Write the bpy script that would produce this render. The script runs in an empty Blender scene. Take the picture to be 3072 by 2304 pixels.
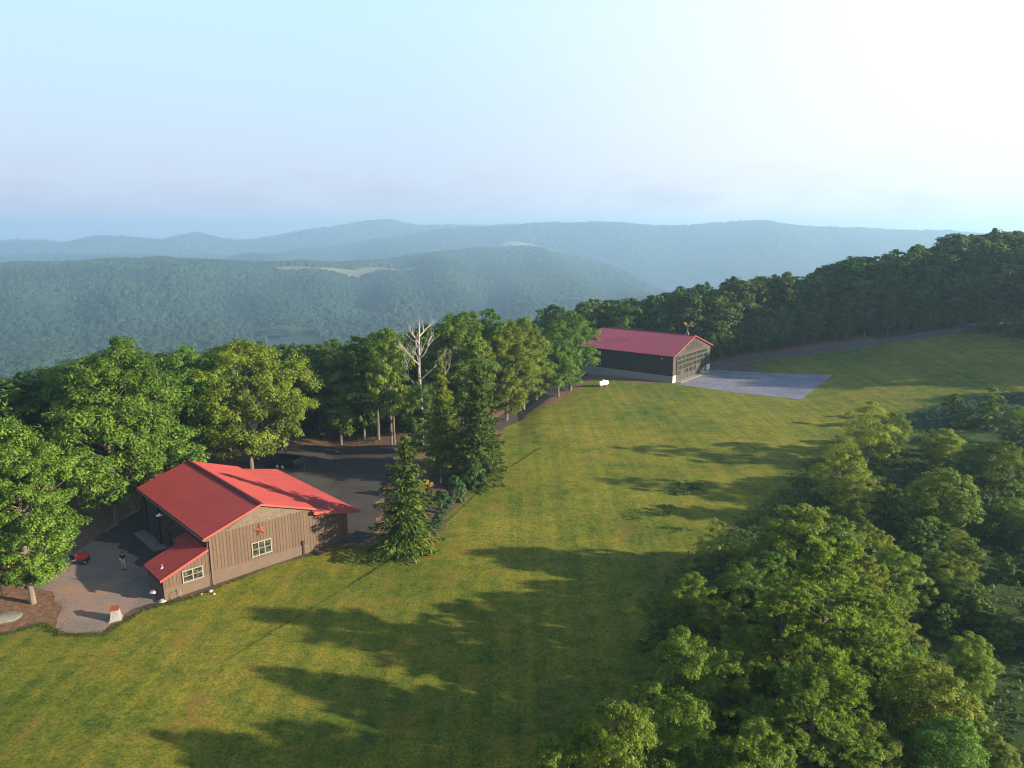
import bpy, bmesh, math, random
import numpy as np
from mathutils import Vector, Matrix, noise
from mathutils.geometry import delaunay_2d_cdt

scene = bpy.context.scene
C = scene.collection
R_ = math.radians

# ------------------------------------------------------------------ camera
CAM_H = 30.0
PITCH = R_(12.0)
FPX = 2131.0                       # focal length in photograph pixels (3072 wide)
cd = bpy.data.cameras.new('camera'); cam = bpy.data.objects.new('camera', cd); C.objects.link(cam)
cd.sensor_width = 36.0; cd.lens = 36.0 * FPX / 3072.0
cd.clip_start = 0.5; cd.clip_end = 40000
cam.location = (0, 0, CAM_H); cam.rotation_euler = (math.pi/2 - PITCH, 0, 0)
scene.camera = cam

# ------------------------------------------------------------------ sky, sun, exposure
SUN_EL = 15.2; SUN_AZ = 106.0      # azimuth clockwise from +Y
w = bpy.data.worlds.new("World"); scene.world = w; w.use_nodes = True
nt = w.node_tree; nt.nodes.clear()
sky = nt.nodes.new('ShaderNodeTexSky'); sky.sky_type = 'NISHITA'; sky.sun_disc = False
sky.sun_elevation = R_(SUN_EL); sky.sun_rotation = R_(SUN_AZ)
sky.altitude = 900; sky.air_density = 1.0; sky.dust_density = 1.2; sky.ozone_density = 1.4
bg = nt.nodes.new('ShaderNodeBackground'); bg.inputs[1].default_value = 0.10
wo = nt.nodes.new('ShaderNodeOutputWorld')
# pale morning haze low over the horizon, whiter towards the sun, under the Nishita sky
def wn_(t, **k):
    o_ = nt.nodes.new(t)
    for a_, b_ in k.items(): setattr(o_, a_, b_)
    return o_
def wmix(a_, b_, f_, bl='MIX'):
    m_ = wn_('ShaderNodeMix', data_type='RGBA', blend_type=bl)
    for i_, v_ in ((6, a_), (7, b_), (0, f_)):
        if isinstance(v_, bpy.types.NodeSocket): nt.links.new(v_, m_.inputs[i_])
        elif isinstance(v_, float): m_.inputs[i_].default_value = v_
        else: m_.inputs[i_].default_value = (*v_, 1)
    return m_.outputs[2]
def wramp(src, st):
    r_ = wn_('ShaderNodeValToRGB'); e_ = r_.color_ramp.elements
    while len(e_) < len(st): e_.new(.5)
    for q_, (p_, c_) in zip(e_, st): q_.position = p_; q_.color = (*c_, 1)
    nt.links.new(src, r_.inputs[0]); return r_.outputs[0]
tcw = wn_('ShaderNodeTexCoord'); sxyz = wn_('ShaderNodeSeparateXYZ'); nt.links.new(tcw.outputs['Generated'], sxyz.inputs[0])
hazecol = wramp(sxyz.outputs[2], [(0.0, (.61,.63,.75)), (.07, (.60,.67,.80)), (.16, (.56,.73,.87)), (.28, (.54,.78,.92))])
dotn = wn_('ShaderNodeVectorMath', operation='DOT_PRODUCT'); nt.links.new(tcw.outputs['Generated'], dotn.inputs[0]); dotn.inputs[1].default_value = (.97, -.22, .12)
glow = wn_('ShaderNodeMapRange', interpolation_type='SMOOTHSTEP'); nt.links.new(dotn.outputs['Value'], glow.inputs[0]); glow.inputs[1].default_value = -.42; glow.inputs[2].default_value = .42
hazecol = wmix(hazecol, (.93,.925,.93), glow.outputs[0])
mpw = wn_('ShaderNodeMapping'); mpw.inputs['Scale'].default_value = (5, 5, 16); nt.links.new(tcw.outputs['Generated'], mpw.inputs[0])
cl = wn_('ShaderNodeTexNoise'); cl.inputs['Scale'].default_value = 1.6; cl.inputs['Detail'].default_value = 6; cl.inputs['Roughness'].default_value = .6; nt.links.new(mpw.outputs[0], cl.inputs[0])
clm = wramp(cl.outputs[0], [(.44, (0,0,0)), (.62, (1,1,1))]); clb = wramp(sxyz.outputs[2], [(0.0, (.1,.1,.1)), (.04, (.42,.42,.42)), (.10, (0,0,0))])
clf = wmix(clm, clb, 1.0, 'MULTIPLY')
hazecol = wmix(hazecol, (.50,.48,.60), clf)
scl = wmix(hazecol, (4.25,4.25,4.25), 1.0, 'MULTIPLY')
up_ = wramp(sxyz.outputs[2], [(.27, (1,1,1)), (.62, (0,0,0))])
fin = wmix(sky.outputs[0], scl, up_)
nt.links.new(fin, bg.inputs[0]); nt.links.new(bg.outputs[0], wo.inputs[0])
sd = bpy.data.lights.new('sun', 'SUN'); sun = bpy.data.objects.new('sun', sd); C.objects.link(sun)
sd.energy = 5.0; sd.angle = R_(0.7); sd.color = (1.0, 0.84, 0.62)
sv = Vector((math.sin(R_(SUN_AZ))*math.cos(R_(SUN_EL)), math.cos(R_(SUN_AZ))*math.cos(R_(SUN_EL)), math.sin(R_(SUN_EL))))
sun.rotation_euler = sv.to_track_quat('Z', 'Y').to_euler(); sun.location = (150, -40, 120)
scene.view_settings.view_transform = 'Standard'; scene.view_settings.look = 'None'
scene.view_settings.exposure = 1.5; scene.view_settings.gamma = 1.0
scene.render.engine = 'CYCLES'
cy = scene.cycles
cy.max_bounces = 6; cy.diffuse_bounces = 2; cy.glossy_bounces = 2; cy.transmission_bounces = 3
cy.volume_bounces = 1; cy.transparent_max_bounces = 8; cy.use_denoising = True
cy.filter_width = 1.1; cy.denoising_prefilter = 'ACCURATE'
cy.caustics_reflective = False; cy.caustics_refractive = False
cy.sample_clamp_indirect = 6

# ------------------------------------------------------------------ pixel <-> ground helpers (for laying out)
cP, sP = math.cos(PITCH), math.sin(PITCH)
def ray(px, py):
    u = (px-1536)/FPX; v = (py-1152)/FPX
    return (u, cP - v*sP, -(sP + v*cP))
def ratio(px, py):                  # fall per metre of horizontal distance
    d = ray(px, py); return -d[2]/math.hypot(d[0], d[1])
def azim(px, py):
    d = ray(px, py); return math.atan2(d[0], d[1])
K = 3072/2212.0

# ------------------------------------------------------------------ terrain
def S(t): t = np.clip(t, 0, 1); return t*t*(3-2*t)
sk = [(-400,830),(0,800),(130,765),(260,728),(330,745),(440,738),(600,722),(700,737),(830,712),(1000,668),(1120,690),
      (1190,658),(1250,648),(1390,625),(1540,612),(1740,577),(1900,548),(2060,513),(2212,493),(2600,470)]
SKA = np.array([azim(x*K, y*K) for x, y in sk]); SKQ = np.array([ratio(x*K, y*K) for x, y in sk])
def crest(tab, dist):
    a = [azim(x*K, y*K) for x, y, *_ in tab]
    q = [ratio(x*K, y*K) for x, y, *_ in tab]
    return np.array(a), np.array(q)
tA = [(-600,585),(-300,575),(0,571),(100,566),(240,560),(440,562),(600,565),(700,566),(830,561),(950,547),(1040,537),(1160,538),
      (1250,556),(1350,588),(1430,632),(1520,690),(1700,760),(2212,800)]
dA = [2100,2000,1950,1900,1900,1900,1950,2050,2250,2600,2900,3000,2850,2600,2350,2000,1700,1500]
tB = [(-600,560),(0,560),(100,548),(400,552),(560,556),(640,545),(760,525),(860,512),(930,500),(1000,493),(1170,484),(1280,480),(1400,486),(1480,490),
      (1540,482),(1600,477),(1650,478),(1700,486),(1800,493),(1920,496),(2060,502),(2212,510),(2700,530)]
tC = [(-600,525),(-200,525),(0,530),(100,524),(140,524),(200,513),(260,514),(350,519),(400,507),(430,504),(470,515),(500,521),(540,519),(620,508),
      (700,492),(790,480),(840,478),(900,487),(1000,489),(1100,486),(1300,492),(2212,530),(2700,540)]
tE = [(-600,520),(0,520),(60,518),(140,522),(250,530),(460,520),(500,516),(530,516),(580,524),(900,530),(1300,520),(2700,530)]
AA, QA = crest(tA, 0); DA = np.array(dA, float)
AB, QB = crest(tB, 0); AC, QC = crest(tC, 0); AE, QE = crest(tE, 0)
RB, RC, RE = 4100., 5300., 6400.
def ground_near(x, y):
    return 10.5*S((x-40)/80.)*S((y-70)/95.) + 0.05*np.clip(x-120, 0, 200)
def G(x, y):
    x = np.asarray(x, float); y = np.asarray(y, float)
    r = np.hypot(x, y); az = np.arctan2(x, y)
    g = ground_near(x, y)
    q = np.interp(az, SKA, SKQ)
    h2 = 14.5 - 1.05*q*r
    h2 = np.where(az > SKA[-1], h2 + (az-SKA[-1])*60, h2)
    h2 = np.where(az < SKA[0], 14.5 - 1.05*SKQ[0]*r + np.clip(SKA[0]-az-.25, 0, 2)*80, h2)
    h3 = g - 0.24*(r-270)
    b = np.minimum(h2, h3)
    k = 3.0
    e = np.clip(.5 + .5*(b-g)/k, 0, 1)
    near = b*(1-e) + g*e - k*e*(1-e)
    near = np.where(r < 60, g, near)
    # far side of the valley
    ra = np.interp(az, AA, DA); ha = CAM_H - np.interp(az, AA, QA)*ra - 9
    hb = CAM_H - np.interp(az, AB, QB)*RB - 10
    hc = CAM_H - np.interp(az, AC, QC)*RC - 12
    he = CAM_H - np.interp(az, AE, QE)*RE - 14
    fl = np.full_like(r, -130.0)
    far = np.full_like(r, -400.0)
    nodes = [(900+0*r, fl), (1120+0*r, fl+2), (ra, ha), (ra+550, ha-60), (RB+0*r, hb), (RB+600+0*r, hb-80), (RC+0*r, hc), (RC+600+0*r, hc-100), (RE+0*r, he), (7100+0*r, he-140)]
    for (r0, h0), (r1, h1) in zip(nodes[:-1], nodes[1:]):
        t = (r-r0)/(r1-r0)
        up = h1 > h0
        s = np.where(up, .55*S(t)+.45*np.clip(t, 0, 1), S(t))
        m = (r >= r0) & (r < r1)
        far = np.where(m, h0+(h1-h0)*s, far)
    far = np.where(r >= 7100, he-140, far)
    # spurs running down the far slopes, fading out at the crests
    sp = np.sin(az*38+1.3*np.sin(r/420.)+.6)*.6 + np.sin(az*71+r/300.+2)*.35 + np.sin(az*17-r/700.)*.5
    am = np.clip((r-1150)/300., 0, 1)*np.clip(np.abs(r-ra)/330., 0, 1)*np.clip(np.abs(r-RB)/500., 0, 1)*np.clip(np.abs(r-RC)/500., 0, 1)
    far = far + sp*am*np.where(r < ra, 17, 26)
    return np.where(r > 850, np.maximum(near, far), near)
def Gs(x, y): return float(G(np.array([x]), np.array([y]))[0])
def hit(px, py, h=0.0):
    d = ray(px, py); t = 60.0
    for _ in range(40):
        x, y = d[0]*t, d[1]*t
        t = .5*t + .5*(CAM_H - h - Gs(x, y))/max(-d[2], .004)
    return Vector((d[0]*t, d[1]*t, CAM_H + d[2]*t))
def hk(x, y, h=0.0): return hit(x*K, y*K, h)

# ------------------------------------------------------------------ materials
def new_mat(name):
    m = bpy.data.materials.new(name); m.use_nodes = True
    n = m.node_tree.nodes; n.clear()
    return m, n, m.node_tree.links
def N(n, t, **kw):
    o = n.new(t)
    for k, v in kw.items():
        if k[0] == '_': setattr(o, k[1:], v)
        else: o.inputs[k].default_value = v
    return o
def ramp(n, stops, interp='LINEAR'):
    r = n.new('ShaderNodeValToRGB'); cr = r.color_ramp; cr.interpolation = interp
    while len(cr.elements) < len(stops): cr.elements.new(.5)
    for e, (p, c) in zip(cr.elements, stops): e.position = p; e.color = (c[0], c[1], c[2], 1)
    return r
def mixc(n, l, a, b, f, blend='MIX'):
    m = n.new('ShaderNodeMix'); m.data_type = 'RGBA'; m.blend_type = blend
    for s, v in ((6, a), (7, b), (0, f)):
        if isinstance(v, bpy.types.NodeSocket): l.new(v, m.inputs[s])
        elif isinstance(v, (int, float)): m.inputs[s].default_value = v
        else: m.inputs[s].default_value = (v[0], v[1], v[2], 1)
    return m.outputs[2]
def simple(name, col, rough=.7, var=.25, scale=3.0, bump=.15, metal=0.0, stretch=(1,1,1), spec=.5, bdist=.01):
    m, n, l = new_mat(name)
    tc = N(n, 'ShaderNodeTexCoord'); mp = N(n, 'ShaderNodeMapping'); mp.inputs['Scale'].default_value = stretch
    l.new(tc.outputs['Object'], mp.inputs[0])
    a = N(n, 'ShaderNodeTexNoise', Scale=scale, Detail=6.0, Roughness=.65); l.new(mp.outputs[0], a.inputs[0])
    b = N(n, 'ShaderNodeTexNoise', Scale=scale*9, Detail=3.0); l.new(mp.outputs[0], b.inputs[0])
    r = ramp(n, [(.3, [c*(1-var) for c in col]), (.7, [min(1, c*(1+var)) for c in col])]); l.new(a.outputs[0], r.inputs[0])
    r2 = ramp(n, [(.3, (1-var*.6,)*3), (.7, (1,)*3)]); l.new(b.outputs[0], r2.inputs[0])
    c = mixc(n, l, r.outputs[0], r2.outputs[0], 1.0, 'MULTIPLY')
    p = N(n, 'ShaderNodeBsdfPrincipled', Roughness=rough, Metallic=metal); p.inputs['Specular IOR Level'].default_value = spec
    l.new(c, p.inputs['Base Color'])
    if bump:
        bp = N(n, 'ShaderNodeBump', Strength=bump, Distance=bdist); l.new(b.outputs[0], bp.inputs['Height']); l.new(bp.outputs[0], p.inputs['Normal'])
    o = N(n, 'ShaderNodeOutputMaterial'); l.new(p.outputs[0], o.inputs[0])
    return m
def leaf_mat(name, dark, mid, light, trans=.35, nscale=.45, rough=.6, objvar=.12, tip=None):
    m, n, l = new_mat(name)
    g = N(n, 'ShaderNodeNewGeometry'); tc = N(n, 'ShaderNodeTexCoord'); oi = N(n, 'ShaderNodeObjectInfo')
    a = N(n, 'ShaderNodeTexNoise', Scale=nscale, Detail=3.0); l.new(tc.outputs['Object'], a.inputs[0])
    ad = N(n, 'ShaderNodeMath', _operation='MULTIPLY_ADD'); l.new(g.outputs['Random Per Island'], ad.inputs[0]); ad.inputs[1].default_value = .45
    l.new(a.outputs[0], ad.inputs[2])
    r = ramp(n, [(.42, dark), (.72, mid), (1.0, light)]); l.new(ad.outputs[0], r.inputs[0])
    hs = N(n, 'ShaderNodeHueSaturation'); l.new(r.outputs[0], hs.inputs['Color'])
    mr = N(n, 'ShaderNodeMapRange'); l.new(oi.outputs['Random'], mr.inputs[0]); mr.inputs[3].default_value = 1-objvar*1.6; mr.inputs[4].default_value = 1+objvar*1.6
    l.new(mr.outputs[0], hs.inputs['Value'])
    mh = N(n, 'ShaderNodeMath', _operation='MULTIPLY'); l.new(oi.outputs['Random'], mh.inputs[0]); mh.inputs[1].default_value = 7.31
    fr = N(n, 'ShaderNodeMath', _operation='FRACT'); l.new(mh.outputs[0], fr.inputs[0])
    mr2 = N(n, 'ShaderNodeMapRange'); l.new(fr.outputs[0], mr2.inputs[0]); mr2.inputs[3].default_value = .5-objvar*.12; mr2.inputs[4].default_value = .5+objvar*.12
    l.new(mr2.outputs[0], hs.inputs['Hue'])
    d = N(n, 'ShaderNodeBsdfPrincipled', Roughness=rough); d.inputs['Specular IOR Level'].default_value = .25
    l.new(hs.outputs[0], d.inputs['Base Color'])
    t = N(n, 'ShaderNodeBsdfTranslucent')
    tcx = mixc(n, l, hs.outputs[0], (1.25, 1.2, .55), 1.0, 'MULTIPLY'); l.new(tcx, t.inputs[0])
    mx = N(n, 'ShaderNodeMixShader'); mx.inputs[0].default_value = trans
    l.new(d.outputs[0], mx.inputs[1]); l.new(t.outputs[0], mx.inputs[2])
    o = N(n, 'ShaderNodeOutputMaterial'); l.new(mx.outputs[0], o.inputs[0])
    return m
M = {}
M['oak'] = leaf_mat('oak_leaves', (.026,.068,.008), (.100,.190,.018), (.200,.300,.036), .42)
M['oak_yellow'] = leaf_mat('yellow_green_leaves', (.050,.100,.008), (.170,.245,.020), (.30,.37,.042), .45)
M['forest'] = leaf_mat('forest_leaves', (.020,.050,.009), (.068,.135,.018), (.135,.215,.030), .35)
M['willow'] = leaf_mat('willow_leaves', (.070,.110,.012), (.20,.255,.022), (.34,.38,.045), .42)
M['pine'] = leaf_mat('pine_needles', (.050,.100,.012), (.165,.250,.026), (.290,.360,.050), .4, .6)
M['spruce'] = leaf_mat('spruce_needles', (.024,.060,.010), (.078,.140,.020), (.160,.225,.034), .28, .8)
M['rhodo'] = leaf_mat('shrub_leaves', (.022,.058,.020), (.045,.105,.026), (.080,.150,.040), .25, 1.0)
M['golden'] = leaf_mat('golden_leaves', (.24,.15,.02), (.38,.24,.03), (.50,.34,.06), .3, 1.0)
M['weeds'] = leaf_mat('weed_leaves', (.028,.062,.010), (.060,.115,.016), (.110,.165,.026), .35, .08)
M['bark'] = simple('bark', (.13,.105,.08), .9, .4, 2.5, .6, stretch=(1,1,.25), bdist=.03)
M['bark_pale'] = simple('pale_bark', (.155,.13,.10), .9, .3, 2.5, .5, stretch=(1,1,.25), bdist=.03)
M['dead'] = simple('dead_wood', (.36,.33,.28), .8, .2, 2.0, .4, stretch=(1,1,.3))
M['far'] = None
def far_mat():
    m, n, l = new_mat('far_woodland_crowns')
    oi = N(n, 'ShaderNodeObjectInfo'); g = N(n, 'ShaderNodeNewGeometry')
    a = N(n, 'ShaderNodeTexNoise', Scale=.004, Detail=4.0); l.new(g.outputs['Position'], a.inputs[0])
    ad = N(n, 'ShaderNodeMath', _operation='MULTIPLY_ADD'); l.new(oi.outputs['Random'], ad.inputs[0]); ad.inputs[1].default_value = .35
    l.new(a.outputs[0], ad.inputs[2])
    r = ramp(n, [(.34, (.008,.022,.010)), (.66, (.022,.046,.016)), (.98, (.042,.076,.024)), (1.0, (.05,.07,.03))]); l.new(ad.outputs[0], r.inputs[0])
    b = N(n, 'ShaderNodeTexNoise', Scale=.55, Detail=3.0); l.new(g.outputs['Position'], b.inputs[0])
    bp = N(n, 'ShaderNodeBump', Strength=1.0, Distance=2.5); l.new(b.outputs[0], bp.inputs['Height'])
    p = N(n, 'ShaderNodeBsdfPrincipled', Roughness=.9); p.inputs['Specular IOR Level'].default_value = .1
    l.new(r.outputs[0], p.inputs['Base Color']); l.new(bp.outputs[0], p.inputs['Normal'])
    o = N(n, 'ShaderNodeOutputMaterial'); l.new(p.outputs[0], o.inputs[0]); return m
M['far'] = far_mat()

# ------------------------------------------------------------------ mesh helpers
def arr_mesh(name, V, Q, mat=None, smooth=False, tris=False):
    V = np.asarray(V, np.float32); Q = np.asarray(Q, np.int32)
    me = bpy.data.meshes.new(name); k = Q.shape[1]
    me.vertices.add(len(V)); me.vertices.foreach_set('co', V.ravel())
    me.loops.add(Q.size); me.loops.foreach_set('vertex_index', Q.ravel())
    me.polygons.add(len(Q)); me.polygons.foreach_set('loop_start', np.arange(0, Q.size, k, dtype=np.int32))
    me.update(calc_edges=True); me.validate()
    if mat: me.materials.append(mat)
    if smooth: me.polygons.foreach_set('use_smooth', [True]*len(me.polygons))
    return me
def link(name, me, parent=None, loc=None):
    o = bpy.data.objects.new(name, me); C.objects.link(o)
    if parent: o.parent = parent
    if loc is not None: o.location = loc
    return o
def tag(o, label=None, cat=None, group=None, kind=None):
    if label: o['label'] = label
    if cat: o['category'] = cat
    if group: o['group'] = group
    if kind: o['kind'] = kind
    return o
def empty(name, loc=(0,0,0), rz=0.0):
    o = bpy.data.objects.new(name, None); C.objects.link(o); o.location = loc; o.rotation_euler = (0,0,rz); o.empty_display_size = .3
    return o
class MB:
    def __init__(s): s.v = []; s.f = []
    def poly(s, pts, faces):
        b = len(s.v); s.v += [tuple(p) for p in pts]; s.f += [tuple(b+i for i in f) for f in faces]
    def box(s, x0, x1, y0, y1, z0, z1):
        s.poly([(x0,y0,z0),(x1,y0,z0),(x1,y1,z0),(x0,y1,z0),(x0,y0,z1),(x1,y0,z1),(x1,y1,z1),(x0,y1,z1)],
               [(0,3,2,1),(4,5,6,7),(0,1,5,4),(1,2,6,5),(2,3,7,6),(3,0,4,7)])
    def prism(s, prof, y0, y1):       # prof in xz, counter-clockwise seen from -y
        n = len(prof)
        s.poly([(x,y0,z) for x,z in prof]+[(x,y1,z) for x,z in prof],
               [tuple(range(n)), tuple(range(2*n-1, n-1, -1))]+[(i, i+n, (i+1)%n+n, (i+1)%n) for i in range(n)])
    def bar(s, a, b, w_, h_, up=(0,0,1)):
        a = Vector(a); b = Vector(b); d = (b-a).normalized(); u = Vector(up)
        sx = d.cross(u); sx = sx.normalized() if sx.length > 1e-4 else Vector((1,0,0)); sz = sx.cross(d).normalized()
        p = []
        for c in (a, b):
            for i, j in ((-1,-1),(1,-1),(1,1),(-1,1)): p.append(c + sx*i*w_/2 + sz*j*h_/2)
        s.poly(p, [(0,1,2,3),(7,6,5,4),(0,4,5,1),(1,5,6,2),(2,6,7,3),(3,7,4,0)])
    def tube(s, pts, rad, n=8, cap=True):
        pts = [Vector(p) for p in pts]
        if not isinstance(rad, (list, tuple)): rad = [rad]*len(pts)
        b = len(s.v); pr = None
        for i, p in enumerate(pts):
            d = (pts[min(i+1, len(pts)-1)] - pts[max(i-1, 0)])
            d = d.normalized() if d.length > 1e-6 else Vector((0,0,1))
            if pr is None: a = d.orthogonal().normalized()
            else:
                a = pr - d*pr.dot(d); a = a.normalized() if a.length > 1e-5 else d.orthogonal().normalized()
            pr = a; c = d.cross(a)
            for k in range(n):
                t = 2*math.pi*k/n; s.v.append(tuple(p + (a*math.cos(t)+c*math.sin(t))*rad[i]))
        for i in range(len(pts)-1):
            for k in range(n):
                s.f.append((b+i*n+k, b+i*n+(k+1)%n, b+(i+1)*n+(k+1)%n, b+(i+1)*n+k))
        if cap:
            s.f.append(tuple(b+k for k in range(n-1, -1, -1))); e = b+(len(pts)-1)*n; s.f.append(tuple(e+k for k in range(n)))
    def lathe(s, prof, c=(0,0,0), axis='Z', n=20):
        b = len(s.v); cx, cy_, cz = c
        for r, h in prof:
            for k in range(n):
                t = 2*math.pi*k/n; p, q = r*math.cos(t), r*math.sin(t)
                s.v.append({'Z': (cx+p, cy_+q, cz+h), 'X': (cx+h, cy_+p, cz+q), 'Y': (cx+q, cy_+h, cz+p)}[axis])
        for i in range(len(prof)-1):
            for k in range(n): s.f.append((b+i*n+k, b+i*n+(k+1)%n, b+(i+1)*n+(k+1)%n, b+(i+1)*n+k))
        s.f.append(tuple(b+k for k in range(n-1, -1, -1))); e = b+(len(prof)-1)*n; s.f.append(tuple(e+k for k in range(n)))
    def mesh(s, name, mat, smooth=False, bevel=0):
        me = bpy.data.meshes.new(name); me.from_pydata(s.v, [], s.f); me.update()
        bm = bmesh.new(); bm.from_mesh(me)
        if bevel:
            bmesh.ops.bevel(bm, geom=[e for e in bm.edges], offset=bevel, segments=1, affect='EDGES', clamp_overlap=True)
        bmesh.ops.recalc_face_normals(bm, faces=bm.faces); bm.to_mesh(me); bm.free()
        me.materials.append(mat)
        if smooth:
            me.polygons.foreach_set('use_smooth', [True]*len(me.polygons)); me.set_sharp_from_angle(angle=R_(40))
        return me
    def build(s, name, mat, parent=None, smooth=False, bevel=0):
        return link(name, s.mesh(name, mat, smooth, bevel), parent)

# ------------------------------------------------------------------ ground sheet
def in_poly(P, X, Y):
    P = np.asarray(P); ins = np.zeros(X.shape, bool); n = len(P)
    for i in range(n):
        x0, y0 = P[i]; x1, y1 = P[(i+1) % n]
        c = ((y0 > Y) != (y1 > Y)) & (X < (x1-x0)*(Y-y0)/((y1-y0) if y1 != y0 else 1e-9)+x0)
        ins ^= c
    return ins
def sdist(P, X, Y):                 # signed distance to polygon, positive inside
    P = np.asarray(P); d = np.full(X.shape, 1e9)
    for i in range(len(P)):
        a = P[i]; b = P[(i+1) % len(P)]; ab = b-a; L = ab@ab+1e-9
        t = np.clip(((X-a[0])*ab[0]+(Y-a[1])*ab[1])/L, 0, 1)
        d = np.minimum(d, np.hypot(X-a[0]-t*ab[0], Y-a[1]-t*ab[1]))
    return np.where(in_poly(P, X, Y), d, -d)
def pk(lst): return [tuple(hk(x, y)[:2]) for x, y in lst]
# the mown lawn outline (walked round, photograph points laid on the ground)
lawn = pk([(-250,1420),(0,1372),(95,1345),(150,1370),(225,1368),(310,1315),(430,1285),(600,1212),(760,1178),(800,1180),(880,1200),(940,1170),
           (978,1090),(1040,1046),(1090,940),(1060,915),(1130,895),(1200,870),(1260,835),(1290,812)]) \
     + [tuple(hit(1905,1150)[:2]), tuple(hit(2016,1147)[:2]), tuple(hit(2180,1110)[:2])] \
     + pk([(1600,778),(1750,755),(1900,736),(2040,715),(2110,722),(2230,735),(2330,770),(2460,800),(2400,862),(2212,856),(2100,862),(2030,880),(1960,902),(1935,925)]) \
     + pk([(1850,960),(1780,1010),(1740,1070),(1660,1130),(1560,1220),(1480,1300),(1450,1400),(1400,1500),(1260,1640),(1200,1750)]) + [(2,-30),(-90,-30)]
wild = pk([(2400,862),(2212,856),(2100,862),(2030,880),(1960,902),(1935,925),(1850,960),(1780,1010),(1740,1070),(1660,1130),(1560,1220),(1480,1300),(1450,1400),(1400,1500),(1260,1640),(1200,1750)]) + [(2,-30),(140,-30),(150,90)]
ang = np.concatenate([np.linspace(-180,-56,40)[:-1], np.linspace(-56,56,330)[:-1], np.linspace(56,180,40)[:-1]])
rad = np.concatenate([[2, 8], np.arange(14, 215, .85), 215*np.power(7300/215., np.linspace(0, 1, 190))])
A_, R__ = np.meshgrid(np.radians(ang), rad); X = R__*np.sin(A_); Y = R__*np.cos(A_); Z = G(X, Y)
und = np.sin(X*.11+1)*np.cos(Y*.09)*.10 + np.sin(X*.31+Y*.23)*.03
Z = Z + np.where(R__ < 300, und, 0)*np.clip((118-Y)/15, 0, 1)*np.clip((np.abs(sdist(lawn, X, Y))-0)/3, 0, 1)*in_poly(lawn, X, Y)
na, nr = len(ang), len(rad)
idx = np.arange(na*nr).reshape(nr, na); nx = np.roll(idx, -1, axis=1)
Q = np.stack([idx[:-1], nx[:-1], nx[1:], idx[1:]], -1).reshape(-1, 4)[:, ::-1]
me = arr_mesh('ground', np.stack([X, Y, Z], -1).reshape(-1, 3), Q, None, True)
dl = sdist(lawn, X, Y); dw = sdist(wild, X, Y)
def attr(me, name, vals):
    a = me.attributes.new(name, 'FLOAT', 'POINT'); a.data.foreach_set('value', np.asarray(vals, np.float32).ravel())
attr(me, 'lawn', np.clip(dl/3.0, -1, 1)); attr(me, 'wild', np.maximum(np.clip(dw/3.0, -1, 1), np.where((X > 84) & (Y > 95), 1.0, -1.0)))
# pastures in the valley and on the far hills
FIELDS = [(425,747,40,8,900,.9),(640,718,50,9,1080,1),(560,726,60,5,1020,.8),(655,566,50,3.0,1880,1),(750,567,55,3,1930,1),(840,556,60,3.5,2020,1),(930,550,45,2.5,2480,.9),(1130,519,45,4,3700,.9)]
fld = np.zeros_like(X)
rat = (CAM_H - Z)/np.maximum(R__, 1); az_ = A_
FA = []
for fx, fy, fw, fh, fr, fs in FIELDS:
    a0 = azim(fx*K, fy*K); q0 = ratio(fx*K, fy*K); wa = fw*K/FPX
    FA.append((a0, fr, wa, 70 if fr > 1500 else max(34, fh*9)))
    fld = np.maximum(fld, fs*np.clip(1.6-np.hypot((az_-a0)/wa, (R__-fr)/70 if fr > 1500 else max(34, fh*9)), 0, 1))
attr(me, 'field', fld)
m, n, l = new_mat('grass_and_forest_floor')
geo = N(n, 'ShaderNodeNewGeometry'); P = geo.outputs['Position']
def nz(scale, detail=5.0, rough=.6, src=None, stretch=None):
    t = N(n, 'ShaderNodeTexNoise', Scale=scale, Detail=detail, Roughness=rough)
    if stretch:
        mp = N(n, 'ShaderNodeMapping'); mp.inputs['Scale'].default_value = stretch[0]; mp.inputs['Rotation'].default_value = (0,0,stretch[1]); l.new(P, mp.inputs[0]); l.new(mp.outputs[0], t.inputs[0])
    else: l.new(P, t.inputs[0])
    return t.outputs[0]
big = nz(.055, 6, .62); med = nz(.42, 6, .7); fine = nz(5.5, 5, .75); vfine = nz(22., 3, .7)
g1 = ramp(n, [(.36, (.055,.100,.018)), (.46, (.125,.148,.024)), (.55, (.185,.192,.030)), (.66, (.245,.205,.045))]); l.new(big, g1.inputs[0])
g2 = ramp(n, [(.36, (.040,.090,.016)), (.50, (.140,.166,.018)), (.64, (.225,.185,.034))]); l.new(med, g2.inputs[0])
gr = mixc(n, l, g1.outputs[0], g2.outputs[0], .5)
g3 = ramp(n, [(.34, (.42,.52,.38)), (.5, (1,1,1)), (.66, (1.6,1.40,1.25))]); l.new(fine, g3.inputs[0])
gr = mixc(n, l, gr, g3.outputs[0], .9, 'MULTIPLY')
g5 = ramp(n, [(.36, (.55,.74,.55)), (.5, (1,1,1)), (.66, (1.35,1.15,1.0))]); l.new(nz(1.5, 4, .8), g5.inputs[0]); gr = mixc(n, l, gr, g5.outputs[0], .8, 'MULTIPLY')
g4 = ramp(n, [(.3, (.62,.68,.6)), (.7, (1.3,1.25,1.2))]); l.new(vfine, g4.inputs[0])
gr = mixc(n, l, gr, g4.outputs[0], .7, 'MULTIPLY')
# mowing passes running up the field
st = nz(1.0, 2, .5, stretch=((.75,.02,.1), R_(38)))
sr = ramp(n, [(.40, (.80,.86,.82)), (.60, (1.14,1.08,1.0))]); l.new(st, sr.inputs[0]); gr = mixc(n, l, gr, sr.outputs[0], .8, 'MULTIPLY')
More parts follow.
